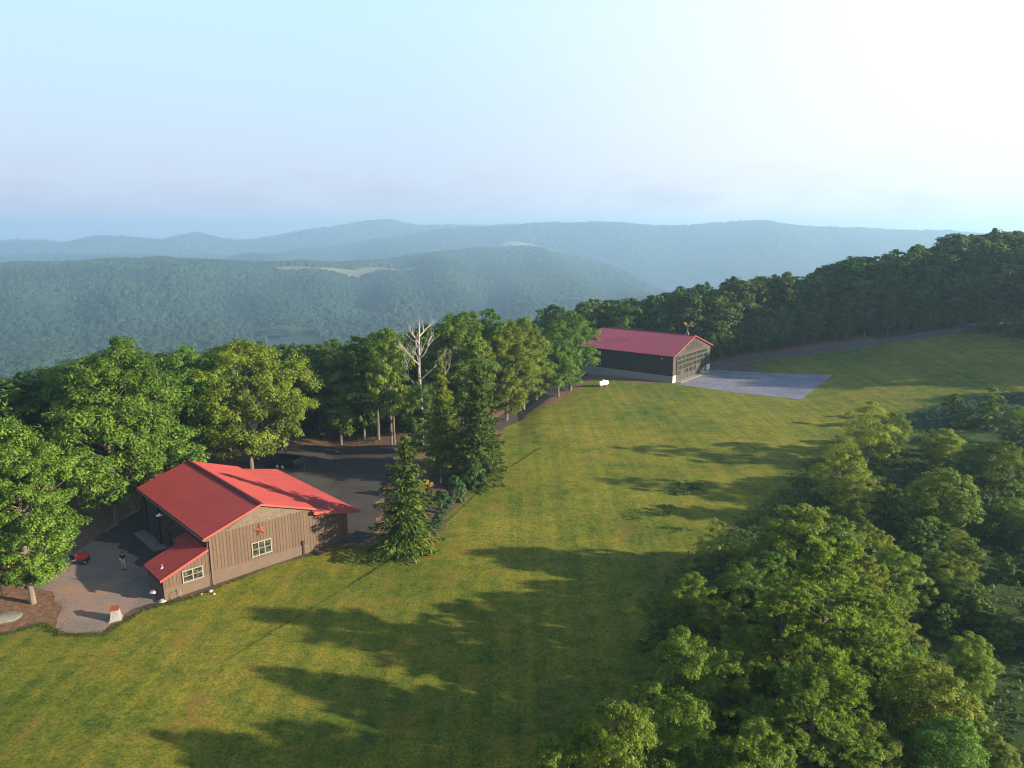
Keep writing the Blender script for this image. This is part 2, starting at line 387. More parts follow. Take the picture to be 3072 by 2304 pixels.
# brown dry patches
br = ramp(n, [(.56, (0,0,0)), (.70, (1,1,1))]); l.new(nz(.21, 5, .7), br.inputs[0])
gr = mixc(n, l, gr, (.20,.105,.035), N(n, 'ShaderNodeMath', _operation='MULTIPLY').outputs[0])
mm = n[-1] if False else [x for x in n if x.type == 'MATH'][-1]; l.new(br.outputs[0], mm.inputs[0]); mm.inputs[1].default_value = .5
lit = ramp(n, [(.3, (.06,.036,.022)), (.5, (.20,.120,.075)), (.7, (.36,.22,.14))]); l.new(nz(2.2, 7, .8), lit.inputs[0])
wl = ramp(n, [(.3, (.020,.040,.010)), (.5, (.045,.075,.018)), (.7, (.085,.110,.028))]); l.new(nz(.5, 7, .75), wl.inputs[0])
fst = ramp(n, [(.3, (.018,.034,.012)), (.7, (.045,.070,.020))]); l.new(nz(.02, 5, .7), fst.inputs[0])
fc = ramp(n, [(.3, (.13,.13,.05)), (.7, (.26,.22,.11))]); l.new(nz(.012, 4, .6), fc.inputs[0])
def mask(name, s=3.0, off=0.0):
    a = N(n, 'ShaderNodeAttribute', _attribute_name=name)
    q = N(n, 'ShaderNodeMath', _operation='MULTIPLY_ADD'); l.new(nz(1.1, 5, .8), q.inputs[0]); q.inputs[1].default_value = .5; q.inputs[2].default_value = -.25+off
    s1 = N(n, 'ShaderNodeMath', _operation='ADD'); l.new(a.outputs['Fac'], s1.inputs[0]); l.new(q.outputs[0], s1.inputs[1])
    s2 = N(n, 'ShaderNodeMapRange'); s2.inputs[1].default_value = -.07; s2.inputs[2].default_value = .07; l.new(s1.outputs[0], s2.inputs[0]); return s2.outputs[0]
rd = N(n, 'ShaderNodeVectorMath', _operation='LENGTH'); l.new(P, rd.inputs[0])
fr_ = N(n, 'ShaderNodeMapRange'); fr_.inputs[1].default_value = 200; fr_.inputs[2].default_value = 400; l.new(rd.outputs['Value'], fr_.inputs[0])
base = mixc(n, l, lit.outputs[0], fst.outputs[0], fr_.outputs[0])
base = mixc(n, l, base, wl.outputs[0], mask('wild'))
base = mixc(n, l, base, gr, mask('lawn'))
fa = N(n, 'ShaderNodeAttribute', _attribute_name='field')
fm = N(n, 'ShaderNodeMapRange'); fm.inputs[1].default_value = .35; fm.inputs[2].default_value = .6; l.new(fa.outputs['Fac'], fm.inputs[0])
base = mixc(n, l, base, fc.outputs[0], fm.outputs[0])
p = N(n, 'ShaderNodeBsdfPrincipled', Roughness=.95); p.inputs['Specular IOR Level'].default_value = .1; l.new(base, p.inputs['Base Color'])
b1 = N(n, 'ShaderNodeBump', Strength=.9, Distance=.10); l.new(fine, b1.inputs['Height'])
b2 = N(n, 'ShaderNodeBump', Strength=.6, Distance=.05); l.new(vfine, b2.inputs['Height']); l.new(b1.outputs[0], b2.inputs['Normal'])
l.new(b2.outputs[0], p.inputs['Normal'])
o = N(n, 'ShaderNodeOutputMaterial'); l.new(p.outputs[0], o.inputs[0])
me.materials.append(m)
gobj = link('ground', me); gobj['kind'] = 'structure'

# ------------------------------------------------------------------ flat sheets on the ground (gravel, asphalt, road)
def dense(P, step=.8, jit=.0, seed=1, closed=True):
    rnd = random.Random(seed); out = []
    n_ = len(P)
    for i in range(n_ if closed else n_-1):
        a = Vector(P[i]); b = Vector(P[(i+1) % n_]); L = (b-a).length; k = max(1, int(L/step))
        for j in range(k):
            q = a.lerp(b, j/k)
            if jit: q = q + Vector((noise.noise(Vector((q.x*.35, q.y*.35, seed)))*jit*2, noise.noise(Vector((q.x*.35, q.y*.35, seed+9)))*jit*2)) + Vector((rnd.uniform(-1,1), rnd.uniform(-1,1)))*jit*.35
            out.append((q.x, q.y))
    return out
def sheet(name, P, mat, dz, grid=2.0):
    P_ = [Vector(p) for p in P]; A = np.array(P)
    x0, y0 = A.min(0); x1, y1 = A.max(0)
    gx, gy = np.meshgrid(np.arange(x0, x1, grid), np.arange(y0, y1, grid)); gx = gx.ravel(); gy = gy.ravel()
    ok = sdist(A, gx, gy) > grid*.3
    pts = P_ + [Vector((a, b)) for a, b in zip(gx[ok], gy[ok])]
    nP = len(P_)
    v, e, f, *_ = delaunay_2d_cdt(pts, [(i, (i+1) % nP) for i in range(nP)], [], 1, 1e-4)
    vv = np.array([(p.x, p.y) for p in v])
    z = G(vv[:, 0], vv[:, 1]) + dz
    f = [t for t in f if in_poly(A, np.array([sum(vv[i][0] for i in t)/3]), np.array([sum(vv[i][1] for i in t)/3]))[0]]
    me = bpy.data.meshes.new(name); me.from_pydata([(a, b, c) for (a, b), c in zip(vv, z)], [], f); me.update()
    bm = bmesh.new(); bm.from_mesh(me)
    for fc_ in bm.faces:
        if fc_.normal.z < 0: fc_.normal_flip()
    bm.to_mesh(me); bm.free()
    me.materials.append(mat); o = link(name, me); o['kind'] = 'structure'; return o
def gravel_mat(name, c0, c1, leafc, leaf_lo=.58, sc=9.0):
    m, n, l = new_mat(name)
    g = N(n, 'ShaderNodeNewGeometry')
    v = N(n, 'ShaderNodeTexVoronoi', Scale=sc); l.new(g.outputs['Position'], v.inputs[0])
    f = N(n, 'ShaderNodeTexNoise', Scale=sc*1.6, Detail=5.0, Roughness=.8); l.new(g.outputs['Position'], f.inputs[0])
    bg_ = N(n, 'ShaderNodeTexNoise', Scale=.35, Detail=6.0, Roughness=.7); l.new(g.outputs['Position'], bg_.inputs[0])
    r = ramp(n, [(.25, c0), (.75, c1)]); l.new(f.outputs[0], r.inputs[0])
    hs = mixc(n, l, r.outputs[0], v.outputs['Distance'], .10, 'OVERLAY')
    bw = N(n, 'ShaderNodeHueSaturation', Saturation=.8); l.new(hs, bw.inputs['Color'])
    lr = ramp(n, [(leaf_lo, (0,0,0)), (leaf_lo+.1, (1,1,1))]); l.new(bg_.outputs[0], lr.inputs[0])
    lm = N(n, 'ShaderNodeMath', _operation='MULTIPLY'); l.new(lr.outputs[0], lm.inputs[0]); l.new(f.outputs[0], lm.inputs[1])
    c = mixc(n, l, bw.outputs[0], leafc, lm.outputs[0])
    lr2 = ramp(n, [(.35, (.75,.75,.75)), (.6, (1.1,1.1,1.1))]); l.new(bg_.outputs[0], lr2.inputs[0])
    c = mixc(n, l, c, lr2.outputs[0], 1.0, 'MULTIPLY')
    b = N(n, 'ShaderNodeBump', Strength=.9, Distance=.05); l.new(f.outputs[0], b.inputs['Height'])
    p = N(n, 'ShaderNodeBsdfPrincipled', Roughness=.95); l.new(c, p.inputs['Base Color']); l.new(b.outputs[0], p.inputs['Normal'])
    p.inputs['Specular IOR Level'].default_value = .2
    o = N(n, 'ShaderNodeOutputMaterial'); l.new(p.outputs[0], o.inputs[0]); return m
M['gravel'] = gravel_mat('gravel', (.075,.055,.042), (.40,.31,.25), (.34,.15,.07), .48, 8.0)
M['gravel_shade'] = gravel_mat('gravel_painted_shade', (.027,.023,.020), (.105,.090,.077), (.08,.045,.03), .64, 6.0)  # gravel with shade put into its colour, for back lot and path
M['mulch'] = gravel_mat('mulch', (.04,.025,.018), (.17,.11,.08), (.14,.07,.035), .45, 12.0)
yard = pk([(130,1368),(215,1368),(245,1345),(310,1312),(345,1302),(450,1272),(560,1232),(700,1190),(770,1172),(800,1160),(815,1120),(830,1050),(850,1000),
           (865,970),(860,962),(780,966),(700,962),(640,966),(575,985),(480,1010),(340,1050),(280,1110),(200,1170),(120,1215),(60,1235),(60,1262),(120,1290),(125,1330)])
sheet('gravel_yard', dense(yard, .5, .30, 3), M['gravel'], .014)
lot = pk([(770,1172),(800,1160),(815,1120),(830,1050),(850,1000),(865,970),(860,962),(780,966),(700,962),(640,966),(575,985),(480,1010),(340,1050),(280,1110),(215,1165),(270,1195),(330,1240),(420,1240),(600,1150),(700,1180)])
sheet('gravel_lot_shade', dense(lot, .4, .6, 4), M['gravel_shade'], .11, 1.5)  # overlay that paints the shade on the back of the yard
strip = pk([(232,1358),(300,1322),(345,1306),(450,1277),(600,1220),(700,1192),(762,1172),(752,1168),(690,1184),(600,1210),(450,1262),(350,1298),(296,1314)])
sheet('mulch_strip', dense(strip, .5, .12, 5), M['mulch'], .05, 1.0)
bed = pk([(915,1195),(945,1170),(962,1120),(1008,1075),(1050,1040),(1070,1000),(1050,985),(980,1000),(930,1030),(900,1080),(885,1140),(895,1200)])
sheet('mulch_bed', dense(bed, .6, .3, 7), M['mulch'], .05, 1.5)

# asphalt apron in front of the hangar
DP = Vector((32.73, 142.01)); HU = Vector((.78953, -.61371)); HW = Vector((.61371, .78953))
def hang(x, y): q = DP + HW*x - HU*y; return (q.x, q.y)
m, n, l = new_mat('worn_asphalt')
g = N(n, 'ShaderNodeNewGeometry')
mp = N(n, 'ShaderNodeMapping'); mp.inputs['Rotation'].default_value = (0,0,R_(38)); l.new(g.outputs['Position'], mp.inputs[0])
a = N(n, 'ShaderNodeTexNoise', Scale=.35, Detail=7.0, Roughness=.7); l.new(mp.outputs[0], a.inputs[0])
f = N(n, 'ShaderNodeTexNoise', Scale=6., Detail=5.0, Roughness=.8); l.new(mp.outputs[0], f.inputs[0])
r = ramp(n, [(.3, (.13,.135,.165)), (.55, (.20,.205,.25)), (.75, (.27,.275,.31))]); l.new(a.outputs[0], r.inputs[0])
mp2 = N(n, 'ShaderNodeMapping'); mp2.inputs['Rotation'].default_value = (0,0,R_(38)); mp2.inputs['Scale'].default_value = (.35,1.3,1); l.new(g.outputs['Position'], mp2.inputs[0])
cr = N(n, 'ShaderNodeTexNoise', Scale=.5, Detail=8.0, Roughness=.75); l.new(mp2.outputs[0], cr.inputs[0])
sr_ = ramp(n, [(.485, (1,1,1)), (.5, (.22,.24,.30)), (.515, (1,1,1))]); l.new(cr.outputs[0], sr_.inputs[0])
cm = N(n, 'ShaderNodeTexNoise', Scale=.12, Detail=2.0); l.new(g.outputs['Position'], cm.inputs[0])
cmr = ramp(n, [(.42, (0,0,0)), (.55, (1,1,1))]); l.new(cm.outputs[0], cmr.inputs[0])
c = mixc(n, l, r.outputs[0], sr_.outputs[0], cmr.outputs[0], 'MULTIPLY')
fr2 = ramp(n, [(.3, (.8,.8,.8)), (.7, (1.1,1.1,1.1))]); l.new(f.outputs[0], fr2.inputs[0]); c = mixc(n, l, c, fr2.outputs[0], 1.0, 'MULTIPLY')
p = N(n, 'ShaderNodeBsdfPrincipled', Roughness=.8); l.new(c, p.inputs['Base Color'])
o = N(n, 'ShaderNodeOutputMaterial'); l.new(p.outputs[0], o.inputs[0]); M['asphalt'] = m
apron = [hang(-.6, -1.6), hang(-.9, -25.6), hang(18.4, -26.2), hang(18.7, -1.6)]
sheet('asphalt_apron', dense(apron, .6, .14, 11), M['asphalt'], .03, 2.0)
# gravel drive along the forest edge
rl = [hk(x, y).to_2d() for x, y in [(1500,812),(1545,795),(1600,779),(1680,768),(1760,758),(1850,746),(1950,732),(2050,716),(2110,704),(2180,690)]]
rl = [hang(23.0, 6.0), hang(21.3, 1.0)] + [tuple(q) for q in rl[1:]]
def ribbon(P, w_):
    P = [Vector(p) for p in P]; Lf, Rt = [], []
    for i, q in enumerate(P):
        d = (P[min(i+1, len(P)-1)]-P[max(0, i-1)]).normalized(); nn = Vector((-d.y, d.x)); Lf.append(q+nn*w_/2); Rt.append(q-nn*w_/2)
    return [tuple(q) for q in Lf+Rt[::-1]]
M['road'] = gravel_mat('drive_gravel', (.05,.05,.055), (.15,.145,.15), (.12,.07,.04), .64, 6.0)
sheet('gravel_drive', dense(ribbon(rl, 4.6), 1.0, .3, 13), M['road'], .05, 2.0)
spur = [hang(18.9,-1), hang(18.9,-9), hang(21.,-11), hang(26,-7.5), hang(25,-2), hang(22,2)]
sheet('dirt_spur', dense(spur, .8, .5, 17), M['mulch'], .04, 2.0)
sheet('woodland_path', dense(ribbon(pk([(1060,925),(1110,900),(1160,868),(1210,838),(1240,818),(1262,800)]), 4.0), 1.0, .4, 19), M['gravel_shade'], .05, 2.0)  # deep shade under the trees painted into the path colour

# ------------------------------------------------------------------ tree makers (numpy)
def leaf_quads(cen, nrm, rng, L, aspect=.55, direc=None, curl=0.0):
    n_ = len(cen)
    nrm = nrm/np.maximum(np.linalg.norm(nrm, axis=1, keepdims=True), 1e-6)
    t = rng.normal(size=(n_, 3)) if direc is None else direc + rng.normal(size=(n_, 3))*.25
    t = t - nrm*np.sum(t*nrm, 1, keepdims=True); t /= np.maximum(np.linalg.norm(t, axis=1, keepdims=True), 1e-6)
    b = np.cross(nrm, t); l_ = (L*rng.uniform(.65, 1.35, n_))[:, None]
    v = np.stack([cen - t*l_*.5, cen + b*l_*aspect*.5 + nrm*l_*.06, cen + t*l_*.5 - nrm*l_*curl, cen - b*l_*aspect*.5 + nrm*l_*.06], 1)
    return v.reshape(-1, 3)
def crown_mesh(name, V, mat):
    return arr_mesh(name, V, np.arange(len(V)).reshape(-1, 4), mat)
def unit(rng, n_):
    v = rng.normal(size=(n_, 3)); return v/np.linalg.norm(v, axis=1, keepdims=True)

def decid(seed, H, W, cb=.22, n_clump=70, n_sub=8, n_leaf=45, leaf=.3, mat='oak', top=.55, flat=.62, rough=.28, lean=0, trunk_r=None, bark='bark', csize=.17, aspect=.6, pw=.75, upb=.6):
    rng = np.random.default_rng(seed); random.seed(seed)
    zb = H*cb; hh = H - zb
    lob = rng.uniform(0, 6.28, 6)
    def R(t, a):                      # crown radius at relative height t, azimuth a
        pr = np.where(t < top, np.sin(np.pi/2*np.clip(t/top, 0, 1))**.55*.92+.08, np.maximum(0, 1-((t-top)/(1-top))**2.1)**pw)
        return W/2*pr*(1 + rough*(.5*np.sin(2*a+lob[0]+3*t)+.4*np.sin(3*a+lob[1]-5*t)+.45*np.sin(5*a+lob[2]+7*t)))*.88
    cs = W*csize
    t = rng.uniform(0.02, .97, n_clump*3); a = rng.uniform(0, 2*np.pi, n_clump*3)
    Rr = R(t, a); fr = np.sqrt(rng.uniform(.12, 1, n_clump*3))
    fr = np.where(rng.random(len(fr)) < .66, np.maximum(fr, .8), fr)
    p = np.stack([np.cos(a)*(Rr*fr-cs*.35), np.sin(a)*(Rr*fr-cs*.35), zb + t*hh - cs*.35], 1)
    keep = []                         # thin out clumps that sit on top of each other
    for i in range(len(p)):
        if all(np.linalg.norm((p[i]-p[j])*(1, 1, 1.3)) > cs*.84 for j in keep): keep.append(i)
        if len(keep) >= n_clump: break
    p = p[keep]; fr = fr[keep]
    ax = np.stack([p[:, 0]*.0, p[:, 1]*.0, zb+(p[:, 2]-zb)*.55], 1)
    cr = cs*rng.uniform(.50, 1.08, len(p))
    # sub clumps
    d = unit(rng, len(p)*n_sub).reshape(len(p), n_sub, 3); d[..., 2] = np.abs(d[..., 2])*.8 + rng.normal(size=d.shape[:2])*.25
    out = (p-ax); out /= np.maximum(np.linalg.norm(out, axis=1, keepdims=True), .1)
    d = d + out[:, None, :]*.55; d /= np.linalg.norm(d, axis=2, keepdims=True)
    sc = p[:, None, :] + d*cr[:, None, None]*rng.uniform(.45, 1.05, (len(p), n_sub, 1))*np.array([1, 1, flat])
    sr = (cr[:, None]*rng.uniform(.30, .52, (len(p), n_sub))).reshape(-1)
    sc = sc.reshape(-1, 3)
    u = unit(rng, len(sc)*n_leaf).reshape(len(sc), n_leaf, 3); u[..., 2] = np.where(rng.random(u.shape[:2]) < upb, np.abs(u[..., 2]), u[..., 2])
    lc = sc[:, None, :] + u*(sr[:, None]*(1+.10*0))[..., None]*rng.uniform(.45, 1.12, (len(sc), n_leaf, 1))*np.array([1, 1, .75])
    outd = np.repeat(np.repeat(out, n_sub, 0), n_leaf, 0)
    nr_ = u.reshape(-1, 3)*1.0 + outd*.45 + np.array([0, 0, .40]) + rng.normal(size=(len(lc)*n_leaf, 3))*.34
    V = leaf_quads(lc.reshape(-1, 3), nr_, rng, leaf, aspect, curl=.08)
    V[:, 2] = np.maximum(V[:, 2], zb*.55)
    ln = lean
    V[:, 0] += ln*(V[:, 2]/H)**2
    cm_ = crown_mesh('crown', V, M[mat])
    # trunk and limbs
    b = MB(); tr = trunk_r or H*.011+.05
    wob = [(random.uniform(-.25, .25), random.uniform(-.25, .25)) for _ in range(7)]
    tp = [Vector((wob[i][0]*i*.16*W*.12+ln*(i/6*.86)**2, wob[i][1]*i*.16*W*.12, H*.86*i/6)) for i in range(7)]
    tp[0].x *= 0
    b.tube([tp[0]-Vector((0,0,.6))]+tp, [tr*1.5]+[tr*1.25, tr*1.0, tr*.85, tr*.7, tr*.5, tr*.32, tr*.12], 8)
    def at(z):
        q = min(max(z/(H*.86)*6, 0), 5.999); i = int(q); return tp[i].lerp(tp[i+1], q-i)
    for i in np.argsort(-fr)[:int(len(p)*.75)]:
        c = Vector(p[i]); c.x += ln*(c.z/H)**2
        z0 = max(H*cb*.75, min(c.z - math.hypot(c.x, c.y)*random.uniform(.45, .95), H*.8))
        s0 = at(z0); mid = s0.lerp(c, .5) + Vector((random.uniform(-.3,.3), random.uniform(-.3,.3), -.1*(c-s0).length+random.uniform(-.1,.3)))*1.0
        q3 = s0.lerp(c, .8)*.5 + (mid.lerp(c, .6))*.5
        r0 = tr*random.uniform(.22, .42)*(1-z0/H*.5)
        b.tube([s0, mid, q3, c], [r0, r0*.72, r0*.45, r0*.18], 5, False)
    tm = b.mesh('trunk', M[bark], True)
    return cm_, tm

def conifer(seed, H, W, mat='spruce', droop=.35, whorl=.42, spray=.46, dens=1.0, cb=.03, pw=.72, gap=0.0, asp=.34, bark='bark'):
    rng = np.random.default_rng(seed); random.seed(seed)
    cen, nor, dr = [], [], []; b = MB(); tr = H*.014+.05
    b.tube([(0,0,-.6), (0,0,0), (0.05,.02,H*.5), (0,0,H*.985)], [tr*1.4, tr*1.2, tr*.6, .02], 8)
    z = H*cb
    while z < H*.985:
        t = z/H; Rr = W/2*(1-t)**pw*(.93+.07*math.sin(z*3)) + .12
        nb = max(4, int(5+6*(1-t)))
        a0 = random.uniform(0, 6.28)
        for k in range(nb):
            if random.random() < gap: continue
            a = a0 + k*2*math.pi/nb + random.uniform(-.3, .3); L = Rr*random.uniform(.52, 1.2)
            dx, dy = math.cos(a), math.sin(a); zz = z + random.uniform(-.5, .5)*whorl
            m_ = max(4, int(L/.16*dens)); s = np.linspace(.12, 1, m_)
            up = (.55*t)                      # upper branches rise, lower ones hang
            zz_ = zz + L*(s*(up-.02) - droop*(1-t*.8)*s**1.6 + .12*s**5)
            px_, py_ = dx*L*s, dy*L*s
            b.tube([(dx*.05, dy*.05, zz)] + [(px_[i], py_[i], zz_[i]) for i in (m_//3, 2*m_//3, m_-1)], [.045*(1-t)+.012, .03*(1-t)+.01, .018, .006], 4, False)
            for side in (-1, 1):
                for off in (.35, .8):
                    wdt = np.minimum(.62*L*(1.05-s), .95)*off + .05
                    sx = -dy*side; sy = dx*side
                    j = rng.normal(size=(m_, 3))*.07
                    cen.append(np.stack([px_ + sx*wdt + j[:, 0], py_ + sy*wdt + j[:, 1], zz_ - .10*wdt - rng.uniform(0, .14, m_) + j[:, 2]], 1))
                    nn = np.stack([rng.normal(size=m_)*.35 + dx*.25, rng.normal(size=m_)*.35 + dy*.25, np.full(m_, 1.0)], 1); nor.append(nn)
                    dr.append(np.stack([np.full(m_, dx*.75 + sx*.65), np.full(m_, dy*.75 + sy*.65), np.full(m_, -.38)], 1))
            cen.append(np.stack([px_, py_, zz_+.03], 1)); nor.append(np.tile([dx*.2, dy*.2, 1.], (m_, 1))); dr.append(np.tile([dx, dy, -.1], (m_, 1)))
        z += whorl*random.uniform(.75, 1.2)*(1.0 - .35*t)
    cen = np.concatenate(cen); nor = np.concatenate(nor); dr = np.concatenate(dr)
    V = leaf_quads(cen, nor, rng, spray, asp, dr, .12)
    return crown_mesh('crown', V, M[mat]), b.mesh('trunk', M[bark], True)

def pine(seed, H, W):
    rng = np.random.default_rng(seed); random.seed(seed)
    b = MB(); tr = H*.018
    b.tube([(0,0,-.6), (0,0,0), (.15,.1,H*.5), (0,.1,H*.96)], [tr*1.4, tr*1.1, tr*.6, .03], 8)
    cen = []; outs = []
    z = H*.12
    while z < H*.98:
        t = z/H; Rr = W/2*min(1, (1-t)*1.5+.06)**.8*random.uniform(.75, 1.1)
        for k in range(random.randint(4, 6)):
            a = random.uniform(0, 6.28); L = Rr*random.uniform(.6, 1.15); dx, dy = math.cos(a), math.sin(a)
            c = [Vector((dx*L*s, dy*L*s, z + L*(.22*s - .05*s*s) + random.uniform(-.05,.05))) for s in (.03, .4, .75, 1)]
            b.tube(c, [.07*(1-t)+.02, .04, .025, .01], 5, False)
            for s in np.linspace(.3, 1.02, max(3, int(L/.28))):
                wd = L*.30*(1.1-abs(s-.7))
                for q in range(3):
                    o_ = random.uniform(-1, 1)*wd
                    cen.append((dx*L*s - dy*o_, dy*L*s + dx*o_, z + L*(.22*s-.05*s*s) + random.uniform(-.12, .22))); outs.append((dx*.5, dy*.5, .55))
        z += random.uniform(.45, .85)*H/13
    cen = np.array(cen); outs = np.array(outs); k = 34
    d = unit(rng, len(cen)*k).reshape(len(cen), k, 3); d[..., 2] = np.abs(d[..., 2])*.9; d = d + outs[:, None, :]*.8
    lc = (cen[:, None, :] + d*rng.uniform(.06, .24, (len(cen), k, 1))).reshape(-1, 3); dd = d.reshape(-1, 3)
    nr_ = rng.normal(size=dd.shape) + np.array([0, 0, .5])
    V = leaf_quads(lc, nr_, rng, .30, .17, dd, .02)
    return crown_mesh('crown', V, M['pine']), b.mesh('trunk', M['bark_pale'], True)

def bare(seed, H, W, thick=.26):
    random.seed(seed); b = MB()
    def grow(p, d, L, r, dep):
        pts = [p]; rr = [r]; q = p.copy(); dd = d.copy(); k = 4
        for i in range(k):
            dd = (dd + Vector((random.uniform(-1,1), random.uniform(-1,1), random.uniform(-.3,.9)))*.20).normalized()
            q = q + dd*L/k; pts.append(q.copy()); rr.append(r*(1-.55*(i+1)/k))
        b.tube(pts, rr, 6, True)
        if dep == 0: return
        for i in range(random.randint(3, 4)):
            j = random.choice((2, 3, 4, 4)); dirn = (dd + Vector((random.uniform(-1,1), random.uniform(-1,1), random.uniform(-.1,.5)))*.85).normalized()
            grow(pts[j], dirn, L*random.uniform(.5, .75), rr[j]*.75, dep-1)
    tp = [Vector((0,0,-.5)), Vector((.1,0,H*.3)), Vector((-.05,.1,H*.6)), Vector((.1,0,H*.9)), Vector((.15,.1,H))]
    b.tube(tp, [thick*1.3, thick, thick*.75, thick*.35, .03], 8)
    for i in range(9):
        z = H*(.42+.055*i); a = i*2.4+random.uniform(-.4,.4)
        grow(Vector((.05, .05, z)), Vector((math.cos(a), math.sin(a), random.uniform(.5, 1.0))).normalized(), W*.36*(1.25-.09*i), thick*.42, 2)
    return b.mesh('limbs', M['dead'], True)

def shrub(seed, H, W, mat='rhodo', leaf=.2, n_clump=26, n_leaf=46):
    return decid(seed, H, W, .03, n_clump, 7, n_leaf, leaf, mat, .45, .85, .2, trunk_r=.05, csize=.24)

KIND = {}
def proto(key, pair, H, W): KIND[key] = (pair, H, W)
for i in range(3): proto('oak%d' % i, decid(10+i, 16, 11, .14, 92, 10, 56, .27, 'oak', .52), 16, 11)
proto('broad0', decid(21, 16, 17, .18, 130, 10, 58, .28, 'oak_yellow', .6, csize=.125), 16, 17)
proto('lime0', decid(22, 16, 10,   .10, 100, 10, 74, .20, 'oak_yellow', .5, upb=.4, csize=.15), 16, 10)
for i in range(2): proto('slim%d' % i, decid(31+i, 15, 7.5, .22, 66, 9, 54, .26, 'oak_yellow', .5, rough=.36, csize=.21), 15, 7.5)
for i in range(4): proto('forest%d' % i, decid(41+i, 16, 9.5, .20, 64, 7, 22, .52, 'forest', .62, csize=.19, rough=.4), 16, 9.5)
for i in range(3): proto('mid%d' % i, decid(51+i, 9.5, 7.2, .03, 84, 10, 78, .165, 'oak' if i == 2 else 'oak_yellow', .58, rough=.32, csize=.18, pw=.7, flat=.7), 9.5, 7.2)
proto('fluff0', decid(61, 9, 6.5, .04, 70, 10, 60, .15, 'willow', .42, rough=.42, csize=.2, aspect=.5), 9, 6.5)
proto('fluff1', decid(62, 9, 7.5, .04, 80, 10, 60, .15, 'willow', .38, rough=.42, csize=.18, aspect=.5), 9, 7.5)
proto('airy0', decid(63, 7, 4.5, .34, 26, 6, 34, .15, 'willow', .5, rough=.5, csize=.2, trunk_r=.06), 7, 4.5)
for i in range(3): proto('sap%d' % i, decid(71+i, 5, 3.2, .04, 34, 7, 34, .22, 'oak' , .36, rough=.4, csize=.24, pw=1.1), 5, 3.2)
proto('spruce0', conifer(81, 10.5, 8.2, droop=.42, whorl=.58, pw=.92, gap=.12), 10.5, 7.6)
proto('spruce1', conifer(82, 14, 9, droop=.34, whorl=.52, gap=.10), 14, 9)
proto('spruce2', conifer(83, 14, 6, droop=.26, whorl=.5, mat='pine', gap=.1, cb=.10), 14, 6)
proto('pine0', pine(91, 13, 10), 13, 10)
proto('pine1', pine(92, 13, 9), 13, 9)
proto('rhodo0', shrub(101, 2.8, 3.2), 2.8, 3.2); proto('rhodo1', shrub(102, 2.8, 3.0), 2.8, 3.0)
proto('golden0', shrub(103, 2.4, 1.9, 'golden', .16), 2.4, 1.9)
proto('orn0', decid(111, 4, 3.6, .38, 20, 7, 34, .19, 'oak', .55, .45, trunk_r=.09, bark='bark_pale', csize=.26), 4, 3.6)

used_n = {}
trs = random.Random(5)
def tree(kind, x, y, H, W=None, label='', cat='tree', group=None, name=None, sq=1.0, g=None, mat=None, bark=None, rz=None):
    (cm_, tm), h0, w0 = KIND[kind]
    kn = 'sapling' if kind[:3] == 'sap' else ('bush' if group and group.startswith('bushes') else None)
    r = empty(name or kn or {'s': 'spruce_tree', 'p': 'pine_tree'}.get(kind[0] if kind[:4] in ('spru', 'pine') else '', 'leafy_tree'), (x, y, (Gs(x, y) if g is None else g)), trs.uniform(0, 6.28) if rz is None else rz)
    sx = (W or H*w0/h0)/w0; r.scale = (sx, sx*sq, H/h0)
    tag(r, label, cat, group)
    for nm, mm_, mt in (('crown', cm_, mat), ('trunk', tm, bark)):
        o = bpy.data.objects.new(nm, mm_); C.objects.link(o); o.parent = r
        if mt: o.material_slots[0].link = 'OBJECT'; o.material_slots[0].material = M[mt]
    return r
def by_top(kind, kx, ky, H, wk=None, label='', **kw):       # crown top at that place of the view, real height H
    px, py = kx*K, ky*K; d = ray(px, py); t = 60.
    for _ in range(50):
        x, y = d[0]*t, d[1]*t; gz = Gs(x, y)
        t = .5*t + .5*(CAM_H - H*.97 - gz)/max(-d[2], .01)
    W = (wk*K/FPX*(t*(1))) if wk else None
    return tree(kind, d[0]*t, d[1]*t, H, W, label, **kw)
def by_view(kind, kx, ky, wk, asp, label='', **kw):         # a tree of that width-to-height ratio whose top and width read so in the view
    dn = ratio(kx*K, ky*K); d = ray(kx*K, ky*K); hyp = math.hypot(d[0], d[1]); wpx = wk*K/FPX
    r_ = 40.
    for _ in range(40):
        x, y = d[0]/hyp*r_, d[1]/hyp*r_; gz = Gs(x, y)
        r_ = .5*r_ + .5*(CAM_H-gz)/(dn + wpx/hyp/asp)
    H = (CAM_H-gz-dn*r_)/.97
    return tree(kind, x, y, H, H*asp, label, **kw)
def by_base(kind, kx, ky, ktop, wk=None, label='', **kw):    # trunk foot on the ground there, top as high as seen
    b = hk(kx, ky); dist = math.hypot(b.x, b.y)
    H = CAM_H - ratio(kx*K, ktop*K)*dist - b.z
    W = wk*K/FPX*dist*1.0 if wk else None
    return tree(kind, b.x, b.y, H, W, label, **kw)

# ---- trees round the workshop and yard
L_ = 'trees left of the workshop'
by_base('lime0', 72, 1303, 893, 212, 'large light green tree with a pale trunk left of the gravel yard', group=L_, bark='bark_pale', rz=1, mat='oak')
by_base('oak0', -45, 1318, 930, 190, 'tree whose pale trunk stands at the far left edge of the picture', group=L_, bark='bark_pale', name='leafy_tree')
by_base('oak1', 254, 1130, 768, 215, 'tall green tree with its trunk in the shade left of the red workshop roof', group=L_)
by_base('oak2', 291, 1100, 724, 190, 'tree with the highest crown of the left group, behind the workshop', group=L_)
by_base('oak0', 175, 1090, 775, 190, 'green tree behind the large light green tree on the left', group=L_)
by_base('broad0', 545, 1022, 737, 275, 'broad spreading oak directly behind the red workshop roof', group=L_, bark='bark_pale', rz=2)
by_base('oak1', 420, 1040, 742, 190, 'dark green oak left of the broad spreading oak behind the workshop', group=L_)
